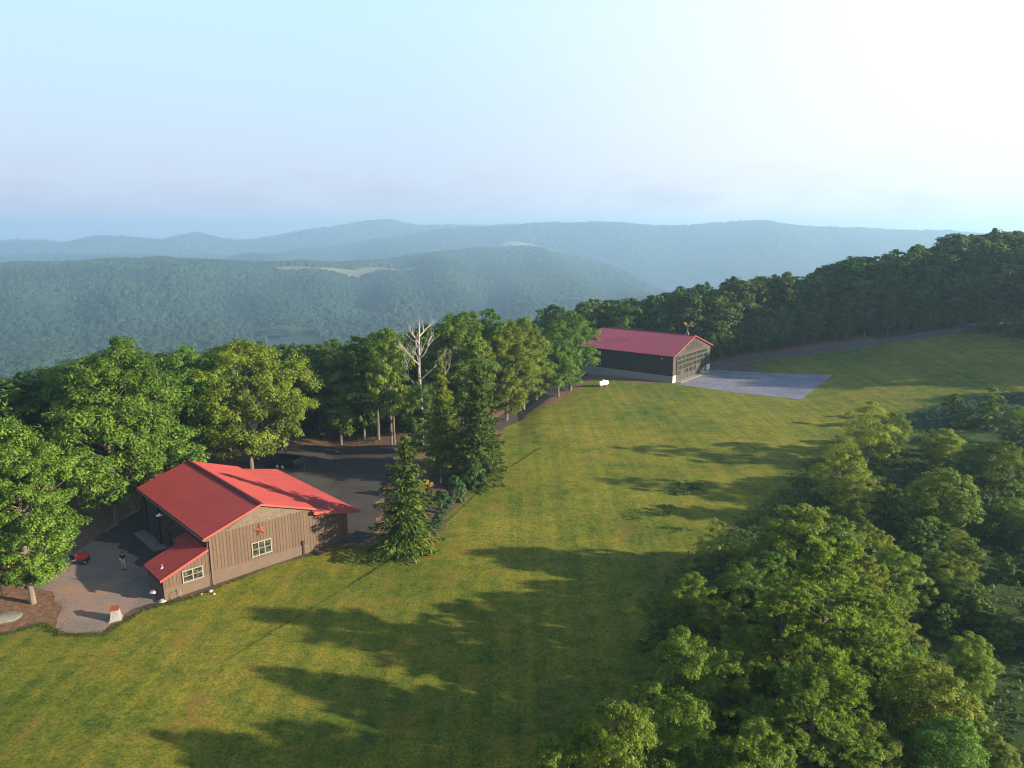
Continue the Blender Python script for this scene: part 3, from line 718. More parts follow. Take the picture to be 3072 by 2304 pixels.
by_top('slim0', 607, 706, 17, 95, 'small rounded treetop rising above the broad oak behind the workshop', group=L_, mat='oak')
by_base('slim1', 618, 985, 800, 60, 'slender young tree behind the black trailer', group=L_)
for kx, ky, wk, lb in [(20,806,130,'low dark tree on the rim at the left edge of the view'), (95,798,120,'dark tree on the rim between the left edge and the tallest left crown'), (165,765,110,'dark rim tree just left of the highest left crown'),
                       (365,752,110,'rounded rim tree behind the gap left of the broad oak'), (500,742,120,'rim tree seen just over the broad oak, left half'), (660,742,80,'dark rim tree right of the broad oak')]:
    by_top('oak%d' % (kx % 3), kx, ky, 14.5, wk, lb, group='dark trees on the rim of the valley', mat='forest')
Bk = 'trees at the back of the gravel yard'
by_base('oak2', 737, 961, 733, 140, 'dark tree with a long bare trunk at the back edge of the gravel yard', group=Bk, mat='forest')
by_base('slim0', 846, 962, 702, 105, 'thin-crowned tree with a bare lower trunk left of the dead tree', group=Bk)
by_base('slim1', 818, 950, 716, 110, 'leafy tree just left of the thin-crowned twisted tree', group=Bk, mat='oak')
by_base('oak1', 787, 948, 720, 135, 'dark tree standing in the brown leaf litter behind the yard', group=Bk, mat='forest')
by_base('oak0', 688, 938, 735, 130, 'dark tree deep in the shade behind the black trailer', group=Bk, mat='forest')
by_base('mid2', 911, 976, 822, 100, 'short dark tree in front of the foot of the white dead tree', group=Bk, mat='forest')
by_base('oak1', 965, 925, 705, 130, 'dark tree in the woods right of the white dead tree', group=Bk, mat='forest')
Bc = 'bright trees between the yard and the hangar'
by_base('oak0', 1000, 930, 664, 165, 'tall bright crown right of the dead tree, above the spruces', group=Bc)
by_base('oak2', 1062, 905, 668, 145, 'tall crown behind and right of the bright crown above the spruces', group=Bc)
by_base('lime0', 1094, 908, 690, 150, 'bushy light green tree with a pale trunk at the lawn edge above the spruces', group=Bc, bark='bark_pale')
by_base('lime0', 1131, 886, 682, 125, 'light green tree hanging over the shaded path, right of the bushy one', group=Bc, bark='bark_pale', rz=4)
by_base('slim0', 1158, 862, 720, 60, 'slim tree with a thin trunk in the gap left of the hangar trees', group=Bc, mat='oak')
Bh = 'trees at the left end of the hangar'
by_base('oak1', 1206, 857, 688, 100, 'full green tree on a short pale trunk left of the hangar', group=Bh, bark='bark_pale')
by_base('oak2', 1232, 844, 672, 135, 'full green tree overlapping the left end of the red hangar roof', group=Bh, bark='bark_pale')
by_top('slim1', 1180, 652, 16, 50, 'narrow brownish treetop behind the trees left of the hangar', group=Bh, mat='forest')
by_top('oak0', 1240, 643, 16, 90, 'rounded treetop right of the narrow brownish treetop', group=Bh, mat='forest')
for i in range(20):                                      # understorey closing the back of the yard
    kx = 640+330*(i+.5)/20+trs.uniform(-6, 6); q_ = hk(kx, 934-.045*abs(kx-790)+trs.uniform(-8, 3)); h_ = trs.uniform(2.2, 5.0)
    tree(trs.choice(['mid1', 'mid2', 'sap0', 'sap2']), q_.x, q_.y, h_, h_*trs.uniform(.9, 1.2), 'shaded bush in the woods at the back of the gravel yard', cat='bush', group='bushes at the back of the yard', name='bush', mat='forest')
# white dead tree
b_ = hk(911, 966); Hd = CAM_H - ratio(912*K, 687*K)*math.hypot(b_.x, b_.y) - b_.z
dt = empty('dead_tree', b_, 0.4); tag(dt, 'bare white dead tree with forked limbs among the green crowns', 'tree')
link('limbs', bare(7, Hd, 10.0, .27), dt)
b_ = hk(853, 961); dt2 = empty('dead_tree', b_, 2.0); tag(dt2, 'smaller half-dead tree with pale bare branches left of the white dead tree', 'tree'); lb2 = link('limbs', bare(9, 13.0, 4.0, .11), dt2); lb2.material_slots[0].link = 'OBJECT'; lb2.material_slots[0].material = M['bark_pale']
# conifers and bed
by_base('spruce0', 882, 1188, 940, 208, 'dark green spruce with drooping boughs beside the right end of the workshop', cat='spruce tree', rz=.5)
by_base('spruce1', 1032, 1042, 780, 165, 'tall wide spruce at the lawn edge right of the gravel yard', cat='spruce tree', rz=2)
by_base('spruce2', 955, 1018, 772, 98, 'narrow lighter conifer left of the tall wide spruce', cat='conifer')
by_base('spruce2', 1058, 1030, 900, 85, 'short dense conifer on the lawn side of the tall wide spruce', cat='conifer', mat='spruce')
by_base('spruce2', 985, 1010, 880, 75, 'dark conifer between the narrow lighter conifer and the tall wide spruce', cat='conifer', mat='spruce')
by_base('orn0', 952, 1046, 975, 72, 'small ornamental tree with a white trunk in front of the tall spruces', name='ornamental_tree')
by_base('rhodo0', 985, 1083, 1030, 55, 'rounded dark green shrub in the mulch bed', cat='shrub', name='leafy_shrub')
by_base('rhodo1', 1027, 1056, 990, 52, 'tall bright green shrub at the right end of the mulch bed', cat='shrub', name='leafy_shrub')
by_base('rhodo0', 962, 1106, 1066, 42, 'low spreading shrub at the lawn side of the mulch bed', cat='shrub', name='leafy_shrub')
by_base('rhodo1', 946, 1140, 1108, 34, 'small shrub between the dark spruce and the lawn', cat='shrub', name='leafy_shrub')
by_base('golden0', 922, 1082, 1036, 30, 'golden yellow shrub behind the dark spruce', cat='shrub', name='golden_shrub')
by_base('rhodo1', 950, 1086, 1060, 30, 'low green shrub between the golden shrub and the rounded shrub', cat='shrub', name='leafy_shrub')
# ---- right hand growth, seen from above
RG = 'young trees on the right of the lawn'
for kd, kx, ky, H, wk, lb in [
    ('fluff0',1885,868,9,120,'feathery yellow-green tree standing highest at the lawn edge on the right'),
    ('mid0',1932,893,8,80,'rounder bright green tree against the right side of the feathery yellow-green tree'),
    ('fluff1',1822,945,8,120,'feathery olive tree leaning out over the lawn below the yellow-green one'),
    ('fluff0',1842,1035,6,95,'low feathery olive bush-like tree below the two feathery trees'),
    ('mid0',1735,1092,9.5,165,'round bright green tree bulging out over the lawn in the middle right'),
    ('fluff1',1690,1120,7,110,'pale feathery growth on the lawn side of the round bright green tree'),
    ('airy0',1555,1130,8,95,'thin see-through young tree standing alone over the lawn edge'),
    ('mid1',1500,1245,9,130,'dark oak nearest the shaded lawn, left of the pine'),
    ('mid2',1605,1222,9,130,'oak between the dark oak and the round bright tree'),
    ('mid2',1800,1118,9,150,'leafy tree directly behind the round bright green tree'),
    ('mid1',1850,1185,9,140,'leafy tree between the pine and the upright green tree'),
    ('mid0',1560,1300,9,130,'leafy tree at the lawn edge between the dark oak and the pine'),
    ('mid2',1660,1195,9,120,'leafy tree below the pale feathery growth at the lawn edge'),
    ('mid1',1410,1475,9,120,'leafy tree at the lawn edge above the bright tree at the bottom'),
    ('mid2',1265,1575,9,110,'small leafy tree between the two bright treetops at the bottom edge'),
    ('fluff1',1740,1230,8,130,'feathery yellow-green tree in front of the round bright tree'),
    ('mid1',1880,1135,9,105,'upright green tree right of the round bright green tree'),
    ('mid0',1945,1190,11,130,'tall bright green tree right of the big pine'),
    ('slim0',1925,1290,12,110,'slender bright tree below the tall bright tree right of the pine'),
    ('mid2',1480,1370,11,160,'dense tree at the lawn edge below the dark oak'),
    ('mid1',1580,1400,11.5,150,'bushy tree directly left of the big pine'),
    ('mid0',1340,1522,13,190,'bright leafy tree at the bottom of the picture, nearest the lawn'),
    ('mid2',1478,1505,12,160,'tall narrow bright oak at the bottom centre right'),
    ('mid0',1195,1590,12.5,140,'bright leafy treetop just reaching in at the bottom edge'),
    ('mid1',1640,1560,10,170,'shaded tree at the bottom below the pine'),
    ('mid0',2020,1440,12,190,'large yellow-green tree in the lower right'),
    ('mid1',2110,1375,10,110,'slender green tree above the lower right corner'),
    ('mid2',2060,1560,11,170,'leafy tree at the bottom right'),
    ('mid0',1880,1570,10,150,'bright green tree at the bottom edge right of centre'),
    ('mid1',2150,1590,9,110,'small tree in the bottom right corner'),
    ('mid1',2045,1012,8.5,130,'broad leafy tree on the slope below the lone sapling'),
    ('mid0',1990,1045,7,75,'bright tree against the left side of the broad leafy tree'),
    ('mid2',2165,955,10,120,'two-headed leafy tree at the right edge of the picture'),
    ('mid1',2045,925,7.5,85,'pointed tree below the blue-green meadow on the right'),
    ('sap0',2065,846,4.5,42,'dark sapling standing in the lawn edge at the upper right'),
    ('sap1',2150,838,5,66,'pale broad sapling right of the dark sapling in the lawn edge'),
    ('mid2',2200,880,8,70,'dark tree cut by the right edge beside the blue-green meadow'),
    ('mid1',2195,1075,8,80,'leafy tree cut by the right edge below the two-headed tree'),
    ('sap0',1925,1042,5.5,55,'small narrow tree behind the round bright tree'),
    ('sap1',1985,1120,5,60,'sapling below the bright tree on the right slope'),
    ('sap2',2105,1165,5,45,'lone sapling on the right slope, left of the dark hollow'),
    ('sap0',2170,1195,4.5,45,'sapling near the right edge below the dark hollow'),
    ('sap1',2020,1175,5,70,'bushy sapling between the tall bright tree and the lone sapling'),
    ('sap2',2110,1265,6,75,'leafy sapling in the lower meadow on the right'),
    ('sap0',2040,1300,5.5,60,'sapling beside the slender bright tree'),
    ('sap1',2170,1320,5,60,'sapling in the meadow near the right edge'),
    ('sap2',1965,1080,5,60,'sapling left of the broad leafy tree on the slope'),
    ('sap1',2150,1080,6,60,'dark sapling right of the broad leafy tree'),
    ('mid2',2110,960,7,100,'leafy tree between the pointed tree and the two-headed tree'),
    ('sap0',1860,1110,4,50,'sapling above the round bright green tree'),
    ('sap2',1905,990,4,50,'shaded sapling right of the feathery trees'),
    ('mid1',1700,1340,9,110,'leafy tree filling the gap left of the pine'),
    ('mid2',1960,1395,10,110,'tree between the pine and the large yellow-green tree'),
    ]:
    by_view(kd, kx, ky, wk, .54 if ky > 1470 and kx < 1700 or (kx, ky) == (1480, 1370) else .62 if kd[:4] in ('slim', 'airy') else (.70 if kd[:3] == 'sap' else .80), lb, group=RG)
by_view('pine0', 1800, 1180, 330, .85, 'big feathery pine in the right foreground with bare branches showing', cat='pine tree', group='pines in the right foreground', rz=1.1)
by_view('pine1', 1775, 1400, 290, .85, 'second feathery pine in front of the big one at the bottom', cat='pine tree', group='pines in the right foreground', rz=3)
by_view('pine1', 1690, 1290, 230, .8, 'pine on the lawn side of the big feathery pine', cat='pine tree', group='pines in the right foreground', rz=5)

thick = np.array(wild)
cnt = 0
while cnt < 60:
    x = trs.uniform(-2, 85); y = trs.uniform(10, 105)
    if abs(math.atan2(x, y)) > .70 or math.hypot(x, y) < 24: continue
    if sdist(thick, np.array([x]), np.array([y]))[0] < 2.5: continue
    k_ = trs.choice(['mid0', 'mid1', 'mid2', 'sap0', 'sap1', 'sap2', 'fluff1', 'rhodo0'])
    h_ = trs.uniform(2.0, 4.2)
    kl = {'m': 'dense leafy bush', 's': 'small sprouting bush', 'f': 'feathery olive bush', 'r': 'rounded dark bush'}[k_[0]]
    zl = 'low on the right, among the nearest trees' if y < 40 else ('halfway up the overgrown right slope' if y < 70 else 'at the top of the overgrown right slope')
    tree(k_, x, y, h_, h_*trs.uniform(.9, 1.25), kl + ' ' + zl, cat='bush', group='bushes: ' + kl + ' ' + zl, name='bush'); cnt += 1

# ---- forest beyond the hangar and drive
def forest_row(pts, n_, dy, H, group, label, jit=2.0, dh=2.0, lo=None, row=''):
    P = [Vector(p) for p in pts]; seg = [(P[i+1]-P[i]).length for i in range(len(P)-1)]; T = sum(seg)
    for i in range(n_):
        s = (i+.5)/n_*T; k = 0
        while k < len(seg)-1 and s > seg[k]: s -= seg[k]; k += 1
        q = P[k].lerp(P[k+1], s/seg[k]); d = (P[k+1]-P[k]).normalized(); nn = Vector((-d.y, d.x))
        q = q + nn*(dy+trs.uniform(-jit, jit)) + d*trs.uniform(-jit, jit)
        h_ = H + trs.uniform(-dh, dh)
        # keep the crowns under the wood's own skyline
        if lo is not None:
            az = math.atan2(q.x, q.y); r_ = math.hypot(q.x, q.y); qq = float(np.interp(az, SKA, SKQ))
            h_ = min(h_, CAM_H - (qq+lo)*r_ - Gs(q.x, q.y))
            if h_ < 6: continue
            h_ *= trs.uniform(.80, 1.0) if trs.random() < .7 else 1.03
        lb_, gr_ = label, group
        if row:
            f_ = (i+.5)/n_; pl = 'behind the hangar' if f_ < .33 else ('along the near half of the drive' if f_ < .66 else 'along the far half of the drive')
            lb_ = '%s %s' % (row, pl); gr_ = group + ', ' + lb_
        tree('forest%d' % trs.randrange(4), q.x, q.y, h_, h_*trs.uniform(.5, .72), lb_, group=gr_, sq=trs.uniform(.85, 1.15))
edge = [hang(27, 24), hang(25.5, 10), hang(27, 2)] + [tuple(Vector(q)) for q in [hk(1560,782).to_2d()+Vector((0,5)), hk(1640,768).to_2d()+Vector((0,4)), hk(1750,752).to_2d()+Vector((0,4)), hk(1850,740).to_2d()+Vector((0,4)), hk(1950,727).to_2d()+Vector((0,4)), hk(2050,712).to_2d()+Vector((-1,4))]]
FG = 'forest trees beyond the hangar and the drive'; FL = 'tree in the dark forest behind the hangar and gravel drive'
forest_row(edge, 20, 1.0, 11.5, FG, FL, 1.6, 3.5, .012, 'low front-row tree of the dark forest')
forest_row(edge, 16, 7, 16.5, FG, FL, 2, 2.0, .010, 'second-row tree of the dark forest')
forest_row(edge, 16, 14, 18.5, FG, FL, 2.5, 2, .0, 'mid-depth crown in the dark forest')
forest_row(edge, 15, 22, 19, FG, FL, 3, 2, .0, 'skyline tree of the dark forest')
forest_row(edge, 13, 31, 19, FG, FL, 3, 2, .0, 'skyline tree of the dark forest')
forest_row(edge, 10, 40, 19, FG, FL, 4, 2, .0, 'skyline tree of the dark forest')
forest_row(edge, 26, .0, 5.0, 'bushes along the forest edge', 'bushy sapling along the foot of the dark forest', 1.0, 1.5)
# the wood on the right edge of the picture, curving towards the camera
edge2 = [(97,170),(104,161),(108,152),(112,142),(117,130),(121,112)]
E2 = 'tree of the wood at the right edge of the lawn'
forest_row(edge2, 14, -3.5, 5.5, 'bushes along the forest edge', 'bushy sapling along the foot of the dark forest', 1.2, 1.5)
for i in range(20):
    x = trs.uniform(84, 150); y = trs.uniform(176, 240); az = math.atan2(x, y); r_ = math.hypot(x, y)
    h_ = min(21, CAM_H - float(np.interp(az, SKA, SKQ))*r_ - Gs(x, y))
    if h_ > 7: tree('forest%d' % trs.randrange(4), x, y, h_, h_*trs.uniform(.6, .75), FL, group=FG)
forest_row(edge2, 11, -1, 12, 'wood at the right edge', E2, 1.5, 2)
forest_row(edge2, 9, 7, 17, 'wood at the right edge', E2, 2, 2)
forest_row(edge2, 9, 16, 19, 'wood at the right edge', E2, 3, 2)
forest_row(edge2, 8, 27, 20, 'wood at the right edge', E2, 3, 2)
# trees along the rim, left and centre
def rim(k0, k1, n_, off, group, label, lo=.006):
    for i in range(n_):
        kx = k0 + (k1-k0)*(i+.5)/n_ + trs.uniform(-12, 12)
        ky = float(np.interp(kx, [a for a, b in sk], [b for a, b in sk]))
        az = azim(kx*K, ky*K); q = float(np.interp(az, SKA, SKQ)) + lo + trs.uniform(0, .008)
        r_ = float(np.interp(kx, [-100, 0, 300, 600, 700, 900, 1000, 1180, 1250, 1400, 1600], [88, 90, 100, 112, 118, 124, 132, 160, 172, 192, 200])) + off + trs.uniform(-2, 2)
        x, y = r_*math.sin(az), r_*math.cos(az)
        h_ = min(CAM_H - q*r_ - Gs(x, y), 19)
        if h_ < 7: continue
        if kx < 1175: label = 'dark rim tree ' + ('at the far left beyond the nearest big crowns' if kx < 250 else 'seen behind the workshop trees' if kx < 620 else 'behind the back of the gravel yard' if kx < 900 else 'behind the tall crowns between yard and hangar'); group = label.replace('tree', 'trees')
        tree('forest%d' % trs.randrange(4), x, y, h_, h_*trs.uniform(.55, .75), label, group=group)
RL = 'dark tree in the wood along the rim behind the workshop and yard'
for off in (0, 9, 20): rim(-60, 1170, 17, off, 'wood along the rim', RL, .006)
for off in (0, 10): rim(1180, 1500, 6, off, 'wood behind the hangar', 'dark tree in the wood behind the red hangar roof')
# shading wood on the rise to the right, outside the photograph but throwing its shade on the lawn
for i in range(14):
    x = trs.uniform(118, 165); y = trs.uniform(80, 120)
    tree('forest%d' % trs.randrange(4), x, y, trs.uniform(11, 15), None, 'tree on the rise right of the lawn', group='wood on the rise to the right')
for i in range(6):
    x = trs.uniform(22, 75); y = trs.uniform(-25, 12)
    if math.atan2(x, y) < .75: continue
    tree('mid%d' % trs.randrange(3), x, y, trs.uniform(6.5, 8.5), None, 'young tree right of the lawn', group='young trees outside the right edge')

# ------------------------------------------------------------------ far woods (uncountable), one object of crowns on points
def blob(seed):
    rnd = random.Random(seed); bm = bmesh.new(); bmesh.ops.create_icosphere(bm, subdivisions=2, radius=1.0)
    off = Vector((seed*3.1, seed*1.7, 0))
    for v in bm.verts:
        d = v.co.normalized(); k = 1 + .38*noise.noise(d*1.9+off) + .22*noise.noise(d*4.3+off)
        v.co = Vector((d.x*k*.5, d.y*k*.5, d.z*k*(.66 if d.z > 0 else .5)+.55))
    me = bpy.data.meshes.new('woodland_crown'); bm.to_mesh(me); bm.free(); me.materials.append(M['far'])
    return bpy.data.objects.new('woodland_crown', me)
pc = bpy.data.collections.new('crown_shapes')
for i in range(5): pc.objects.link(blob(i+1))
rng = np.random.default_rng(77)
def scatter(r0, r1, n_, size, smin=.7, smax=1.25):
    az = rng.uniform(math.radians(-45), math.radians(47), n_); r = np.sqrt(rng.uniform(r0*r0, r1*r1, n_))
    f = np.zeros(n_)
    for a0, fr, wa, fh in FA: f = np.maximum(f, 1.6-np.hypot((az-a0)/wa, (r-fr)/fh))
    # some bald places and denser folds
    k = (f < .45) & (rng.random(n_) > .04)
    az, r = az[k], r[k]; x = r*np.sin(az); y = r*np.cos(az)
    s = size*rng.uniform(smin, smax, len(x))*(1+.15*np.sin(az*60))
    return np.stack([x, y, G(x, y) - s*.25], 1), s
parts = [scatter(240, 950, 6000, 11), scatter(850, 1500, 20000, 9.5), scatter(1500, 2350, 48000, 10), scatter(2350, 4200, 52000, 15), scatter(4200, 5400, 24000, 22), scatter(5400, 6600, 12000, 30)]
PTS = np.concatenate([a for a, b in parts]); SZ = np.concatenate([b for a, b in parts])
pm = bpy.data.meshes.new('far_woods'); pm.vertices.add(len(PTS)); pm.vertices.foreach_set('co', PTS.astype(np.float32).ravel())
for nm, vals in (('size', SZ), ('turn', rng.uniform(0, 6.28, len(SZ)))):
    a = pm.attributes.new(nm, 'FLOAT', 'POINT'); a.data.foreach_set('value', vals.astype(np.float32))
pm.update()
ng = bpy.data.node_groups.new('far_woods', 'GeometryNodeTree')
ng.interface.new_socket('Geometry', in_out='INPUT', socket_type='NodeSocketGeometry'); ng.interface.new_socket('Geometry', in_out='OUTPUT', socket_type='NodeSocketGeometry')
gi = ng.nodes.new('NodeGroupInput'); go = ng.nodes.new('NodeGroupOutput'); ip = ng.nodes.new('GeometryNodeInstanceOnPoints'); ci = ng.nodes.new('GeometryNodeCollectionInfo')
ci.inputs['Collection'].default_value = pc; ci.inputs['Separate Children'].default_value = True; ci.inputs['Reset Children'].default_value = True
ip.inputs['Pick Instance'].default_value = True
a1 = ng.nodes.new('GeometryNodeInputNamedAttribute'); a1.data_type = 'FLOAT'; a1.inputs[0].default_value = 'size'
a2 = ng.nodes.new('GeometryNodeInputNamedAttribute'); a2.data_type = 'FLOAT'; a2.inputs[0].default_value = 'turn'
cx = ng.nodes.new('ShaderNodeCombineXYZ'); ng.links.new(a2.outputs[0], cx.inputs[2])
m2p = ng.nodes.new('GeometryNodeMeshToPoints')
ng.links.new(gi.outputs[0], m2p.inputs[0]); ng.links.new(m2p.outputs[0], ip.inputs['Points']); ng.links.new(ci.outputs[0], ip.inputs['Instance'])
ng.links.new(a1.outputs[0], ip.inputs['Scale']); ng.links.new(cx.outputs[0], ip.inputs['Rotation']); ng.links.new(ip.outputs[0], go.inputs[0])
fw = link('far_woods', pm); md = fw.modifiers.new('crowns', 'NODES'); md.node_group = ng
tag(fw, 'hazy blue-green woodland covering the hills across the valley', 'woodland', kind='stuff')

# ------------------------------------------------------------------ low growth: weeds, undergrowth
def cover(name, polyfn, n_, hgt, leaf, mat, label, cat, per=14, seed=3, aspect=.4, dens=None):
    r = np.random.default_rng(seed); xs, ys = polyfn(r, n_)
    z = G(xs, ys); s = hgt*r.uniform(.4, 1.3, len(xs))
    c = np.repeat(np.stack([xs, ys, z], 1), per, 0); sr = np.repeat(s, per)
    u = r.normal(size=(len(c), 3)); u /= np.linalg.norm(u, axis=1, keepdims=True); u[:, 2] = np.abs(u[:, 2])
    k = r.uniform(.25, 1, len(c))*sr
    c = c + u*k[:, None]*np.array([.9, .9, 1.1])
    nr_ = u + np.array([0, 0, .6]) + r.normal(size=u.shape)*.5
    V = leaf_quads(c, nr_, r, leaf, aspect, u)
    o = link(name, crown_mesh(name, V, M[mat])); tag(o, label, cat, kind='stuff'); return o
M['grassy'] = leaf_mat('long_grass', (.05,.085,.016), (.085,.12,.02), (.12,.15,.03), .3, .1)
def in_area(P, test=None):
    A = np.array(P)
    def f(r, n_):
        x0, y0 = A.min(0); x1, y1 = A.max(0)
        x = r.uniform(x0, x1, n_); y = r.uniform(y0, y1, n_); k = in_poly(A, x, y)
        az = np.arctan2(x, y); k &= (np.abs(az) < .78) & (np.hypot(x, y) > 16)
        nzv = np.sin(x*.31+1)*np.sin(y*.27)+.5*np.sin(x*.83+y*.6); k &= nzv + r.normal(size=n_)*.5 > -.35
        return x[k], y[k]
    return f
cover('undergrowth', in_area(wild), 20000, .75, .34, 'weeds', 'tangled weeds and brambles covering the slope on the right', 'undergrowth', 12, 3)
M['meadow'] = leaf_mat('blue_green_meadow', (.035,.075,.050), (.060,.120,.080), (.10,.16,.10), .3, .1)
cover('meadow_plants', in_area(pk([(1950,905),(2030,880),(2100,862),(2212,850),(2400,850),(2400,930),(2212,935),(2100,920),(2000,930)])), 5000, .9, .4, 'meadow', 'blue-green tall plants at the top of the right slope', 'undergrowth', 12, 4)
def along(P, w_, dash=0):
    P = np.array(P); 
    def f(r, n_):
        seg = np.hypot(*(P[1:]-P[:-1]).T); T = np.concatenate([[0], np.cumsum(seg)]); s = r.uniform(0, T[-1], n_)
        x = np.interp(s, T, P[:, 0]); y = np.interp(s, T, P[:, 1])
        k = np.sin(s*.9)+np.sin(s*.37+1)+r.normal(size=n_)*.5 > dash
        return (x + r.normal(size=n_)*w_)[k], (y + r.normal(size=n_)*w_)[k]
    return f
line = [tuple(hit(*p)[:2]) for p in [(-60,2320),(0,2290),(300,2150),(600,2030),(780,1920),(1100,1725),(1300,1600),(1500,1420),(1620,1345)]]
cover('tall_grass_strip', along(line, .09, -1.5), 2200, .06, .08, 'weeds', 'thin dark line of longer grass running up the lawn', 'grass', 7, 5)
edge_w = pk([(1450,1400),(1480,1300),(1560,1220),(1660,1130),(1740,1070),(1780,1010),(1850,960),(1935,925),(1960,902)])
tracks = [tuple(hit(*p)[:2]) for p in [(2010,1195),(1900,1235),(1760,1300),(1620,1390),(1500,1490),(1380,1600),(1250,1700)]]
cover('tyre_track_grass', along(tracks, .10, -.3), 500, .05, .08, 'grassy', 'faint dark wheel track running down the lawn from the hangar', 'wheel track', 6, 15)
cover('lawn_edge_weeds', along(edge_w, 1.3, -9), 2600, .7, .30, 'weeds', 'uncut weeds along the right edge of the mown lawn', 'weeds', 14, 6)
def spots(L):
    def f(r, n_):
        i = r.integers(0, len(L), n_); c = np.array([tuple(hk(a, b)[:2]) for a, b, *_ in L])[i]; w_ = np.array([c_ for *_, c_ in L])[i]
        return c[:, 0] + r.normal(size=n_)*w_, c[:, 1] + r.normal(size=n_)*w_*.55
    return f
cover('weed_patches', spots([(1490,1045,.9),(1480,1062,1.1),(1500,1055,.5),(1395,1108,1.1),(1425,1112,.6),(1452,1142,.8),(1370,1122,.7),(1440,1095,.5)]), 340, .22, .24, 'weeds', 'dark tufts of weeds in the middle of the sunlit lawn', 'weeds', 9, 7)
def floor_pts(r, n_):
    x = r.uniform(-75, 30, n_); y = r.uniform(62, 175, n_)
    A = np.array(lawn); B = np.array(yard)
    k = (sdist(A, x, y) < -1.2) & (sdist(B, x, y) < -1.5) & (y > 70+.25*np.abs(x)) & (np.hypot(x-22, y-158) > 16)
    k &= np.sin(x*.5)*np.sin(y*.43+1) > .1
    return x[k], y[k]
cover('forest_undergrowth', floor_pts, 3500, .6, .34, 'weeds', 'low plants on the leaf litter under the trees', 'undergrowth', 10, 8)

M['dry_leaves'] = leaf_mat('dry_leaves', (.08,.040,.020), (.17,.085,.042), (.28,.15,.08), .1, .3)
def round_yard(r, n_):
    A = np.array(pk([(300,1318),(215,1368),(130,1368),(125,1330),(120,1290),(60,1262),(60,1235),(120,1215),(200,1170)])); i = r.integers(0, len(A)-1, n_); t = r.random(n_)[:, None]
    p_ = A[i]*(1-t)+A[i+1]*t + r.normal(size=(n_, 2))*np.array([.75, .5]); return p_[:, 0], p_[:, 1]
cover('fallen_leaves', round_yard, 1500, .025, .075, 'dry_leaves', 'dry brown leaves scattered along the rim of the gravel yard', 'fallen leaves', 4, 21, .7)
def yard_grass(r, n_):
    A = np.array(pk([(-60,1385),(0,1372),(95,1348),(130,1372),(225,1370),(310,1317),(430,1287),(600,1214),(760,1180)])); i = r.integers(0, len(A)-1, n_); t = r.random(n_)[:, None]
    p_ = A[i]*(1-t)+A[i+1]*t + r.normal(size=(n_, 2))*.16; return p_[:, 0], p_[:, 1]
cover('grass_fringe', yard_grass, 1500, .10, .12, 'grassy', 'ragged fringe of grass where the lawn meets the gravel', 'grass', 6, 22)

# ------------------------------------------------------------------ building materials
def board_mat(name, base, gap=.28, ax=0, dark=.6, gloss=.75):
    m, n, l = new_mat(name)
    tc = N(n, 'ShaderNodeTexCoord'); sp = N(n, 'ShaderNodeSeparateXYZ'); l.new(tc.outputs['Object'], sp.inputs[0])
    dv = N(n, 'ShaderNodeMath', _operation='MULTIPLY'); l.new(sp.outputs[ax], dv.inputs[0]); dv.inputs[1].default_value = 1/gap
    fl_ = N(n, 'ShaderNodeMath', _operation='FLOOR'); l.new(dv.outputs[0], fl_.inputs[0])
    wn = N(n, 'ShaderNodeTexWhiteNoise'); wn.noise_dimensions = '1D'; l.new(fl_.outputs[0], wn.inputs['W'])
    mp = N(n, 'ShaderNodeMapping'); mp.inputs['Scale'].default_value = (5, 5, .7); l.new(tc.outputs['Object'], mp.inputs[0])
    a = N(n, 'ShaderNodeTexNoise', Scale=2.5, Detail=6.0, Roughness=.7); l.new(mp.outputs[0], a.inputs[0])
    ad = N(n, 'ShaderNodeMath', _operation='MULTIPLY_ADD'); l.new(wn.outputs[0], ad.inputs[0]); ad.inputs[1].default_value = .22; l.new(a.outputs[0], ad.inputs[2])
    r = ramp(n, [(.35, [c*dark for c in base]), (.7, base), (.98, [base[0]*1.35, base[1]*1.25, base[2]*1.15])]); l.new(ad.outputs[0], r.inputs[0])
    p = N(n, 'ShaderNodeBsdfPrincipled', Roughness=gloss); l.new(r.outputs[0], p.inputs['Base Color'])
    b = N(n, 'ShaderNodeBump', Strength=.4, Distance=.01); l.new(a.outputs[0], b.inputs['Height']); l.new(b.outputs[0], p.inputs['Normal'])
    o = N(n, 'ShaderNodeOutputMaterial'); l.new(p.outputs[0], o.inputs[0]); return m
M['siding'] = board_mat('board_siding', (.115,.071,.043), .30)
M['siding_shade'] = board_mat('board_siding_painted_shade', (.045,.032,.026), .30, 1)  # darkened copy of the siding, holds the shade of sides away from the sun
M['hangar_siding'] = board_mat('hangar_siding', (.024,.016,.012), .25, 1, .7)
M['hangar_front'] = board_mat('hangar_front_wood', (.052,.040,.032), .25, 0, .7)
M['batten'] = simple('batten', (.062,.044,.032), .8, .25, 3)
M['taupe'] = simple('painted_block', (.108,.075,.052), .8, .10, 1.2, .1)
def roof_mat(name, col, rough=.5):
    m, n, l = new_mat(name)
    tc = N(n, 'ShaderNodeTexCoord'); a = N(n, 'ShaderNodeTexNoise', Scale=.6, Detail=5.0, Roughness=.7); l.new(tc.outputs['Object'], a.inputs[0])
    r = ramp(n, [(.3, [c*.84 for c in col]), (.7, [min(1, c*1.12) for c in col])]); l.new(a.outputs[0], r.inputs[0])
    p = N(n, 'ShaderNodeBsdfPrincipled', Roughness=rough); p.inputs['Specular IOR Level'].default_value = .2; l.new(r.outputs[0], p.inputs['Base Color'])
    o = N(n, 'ShaderNodeOutputMaterial'); l.new(p.outputs[0], o.inputs[0]); return m
M['roof'] = roof_mat('red_roof_metal', (.265,.040,.036)); M['roof2'] = roof_mat('rose_roof_metal', (.235,.045,.075))
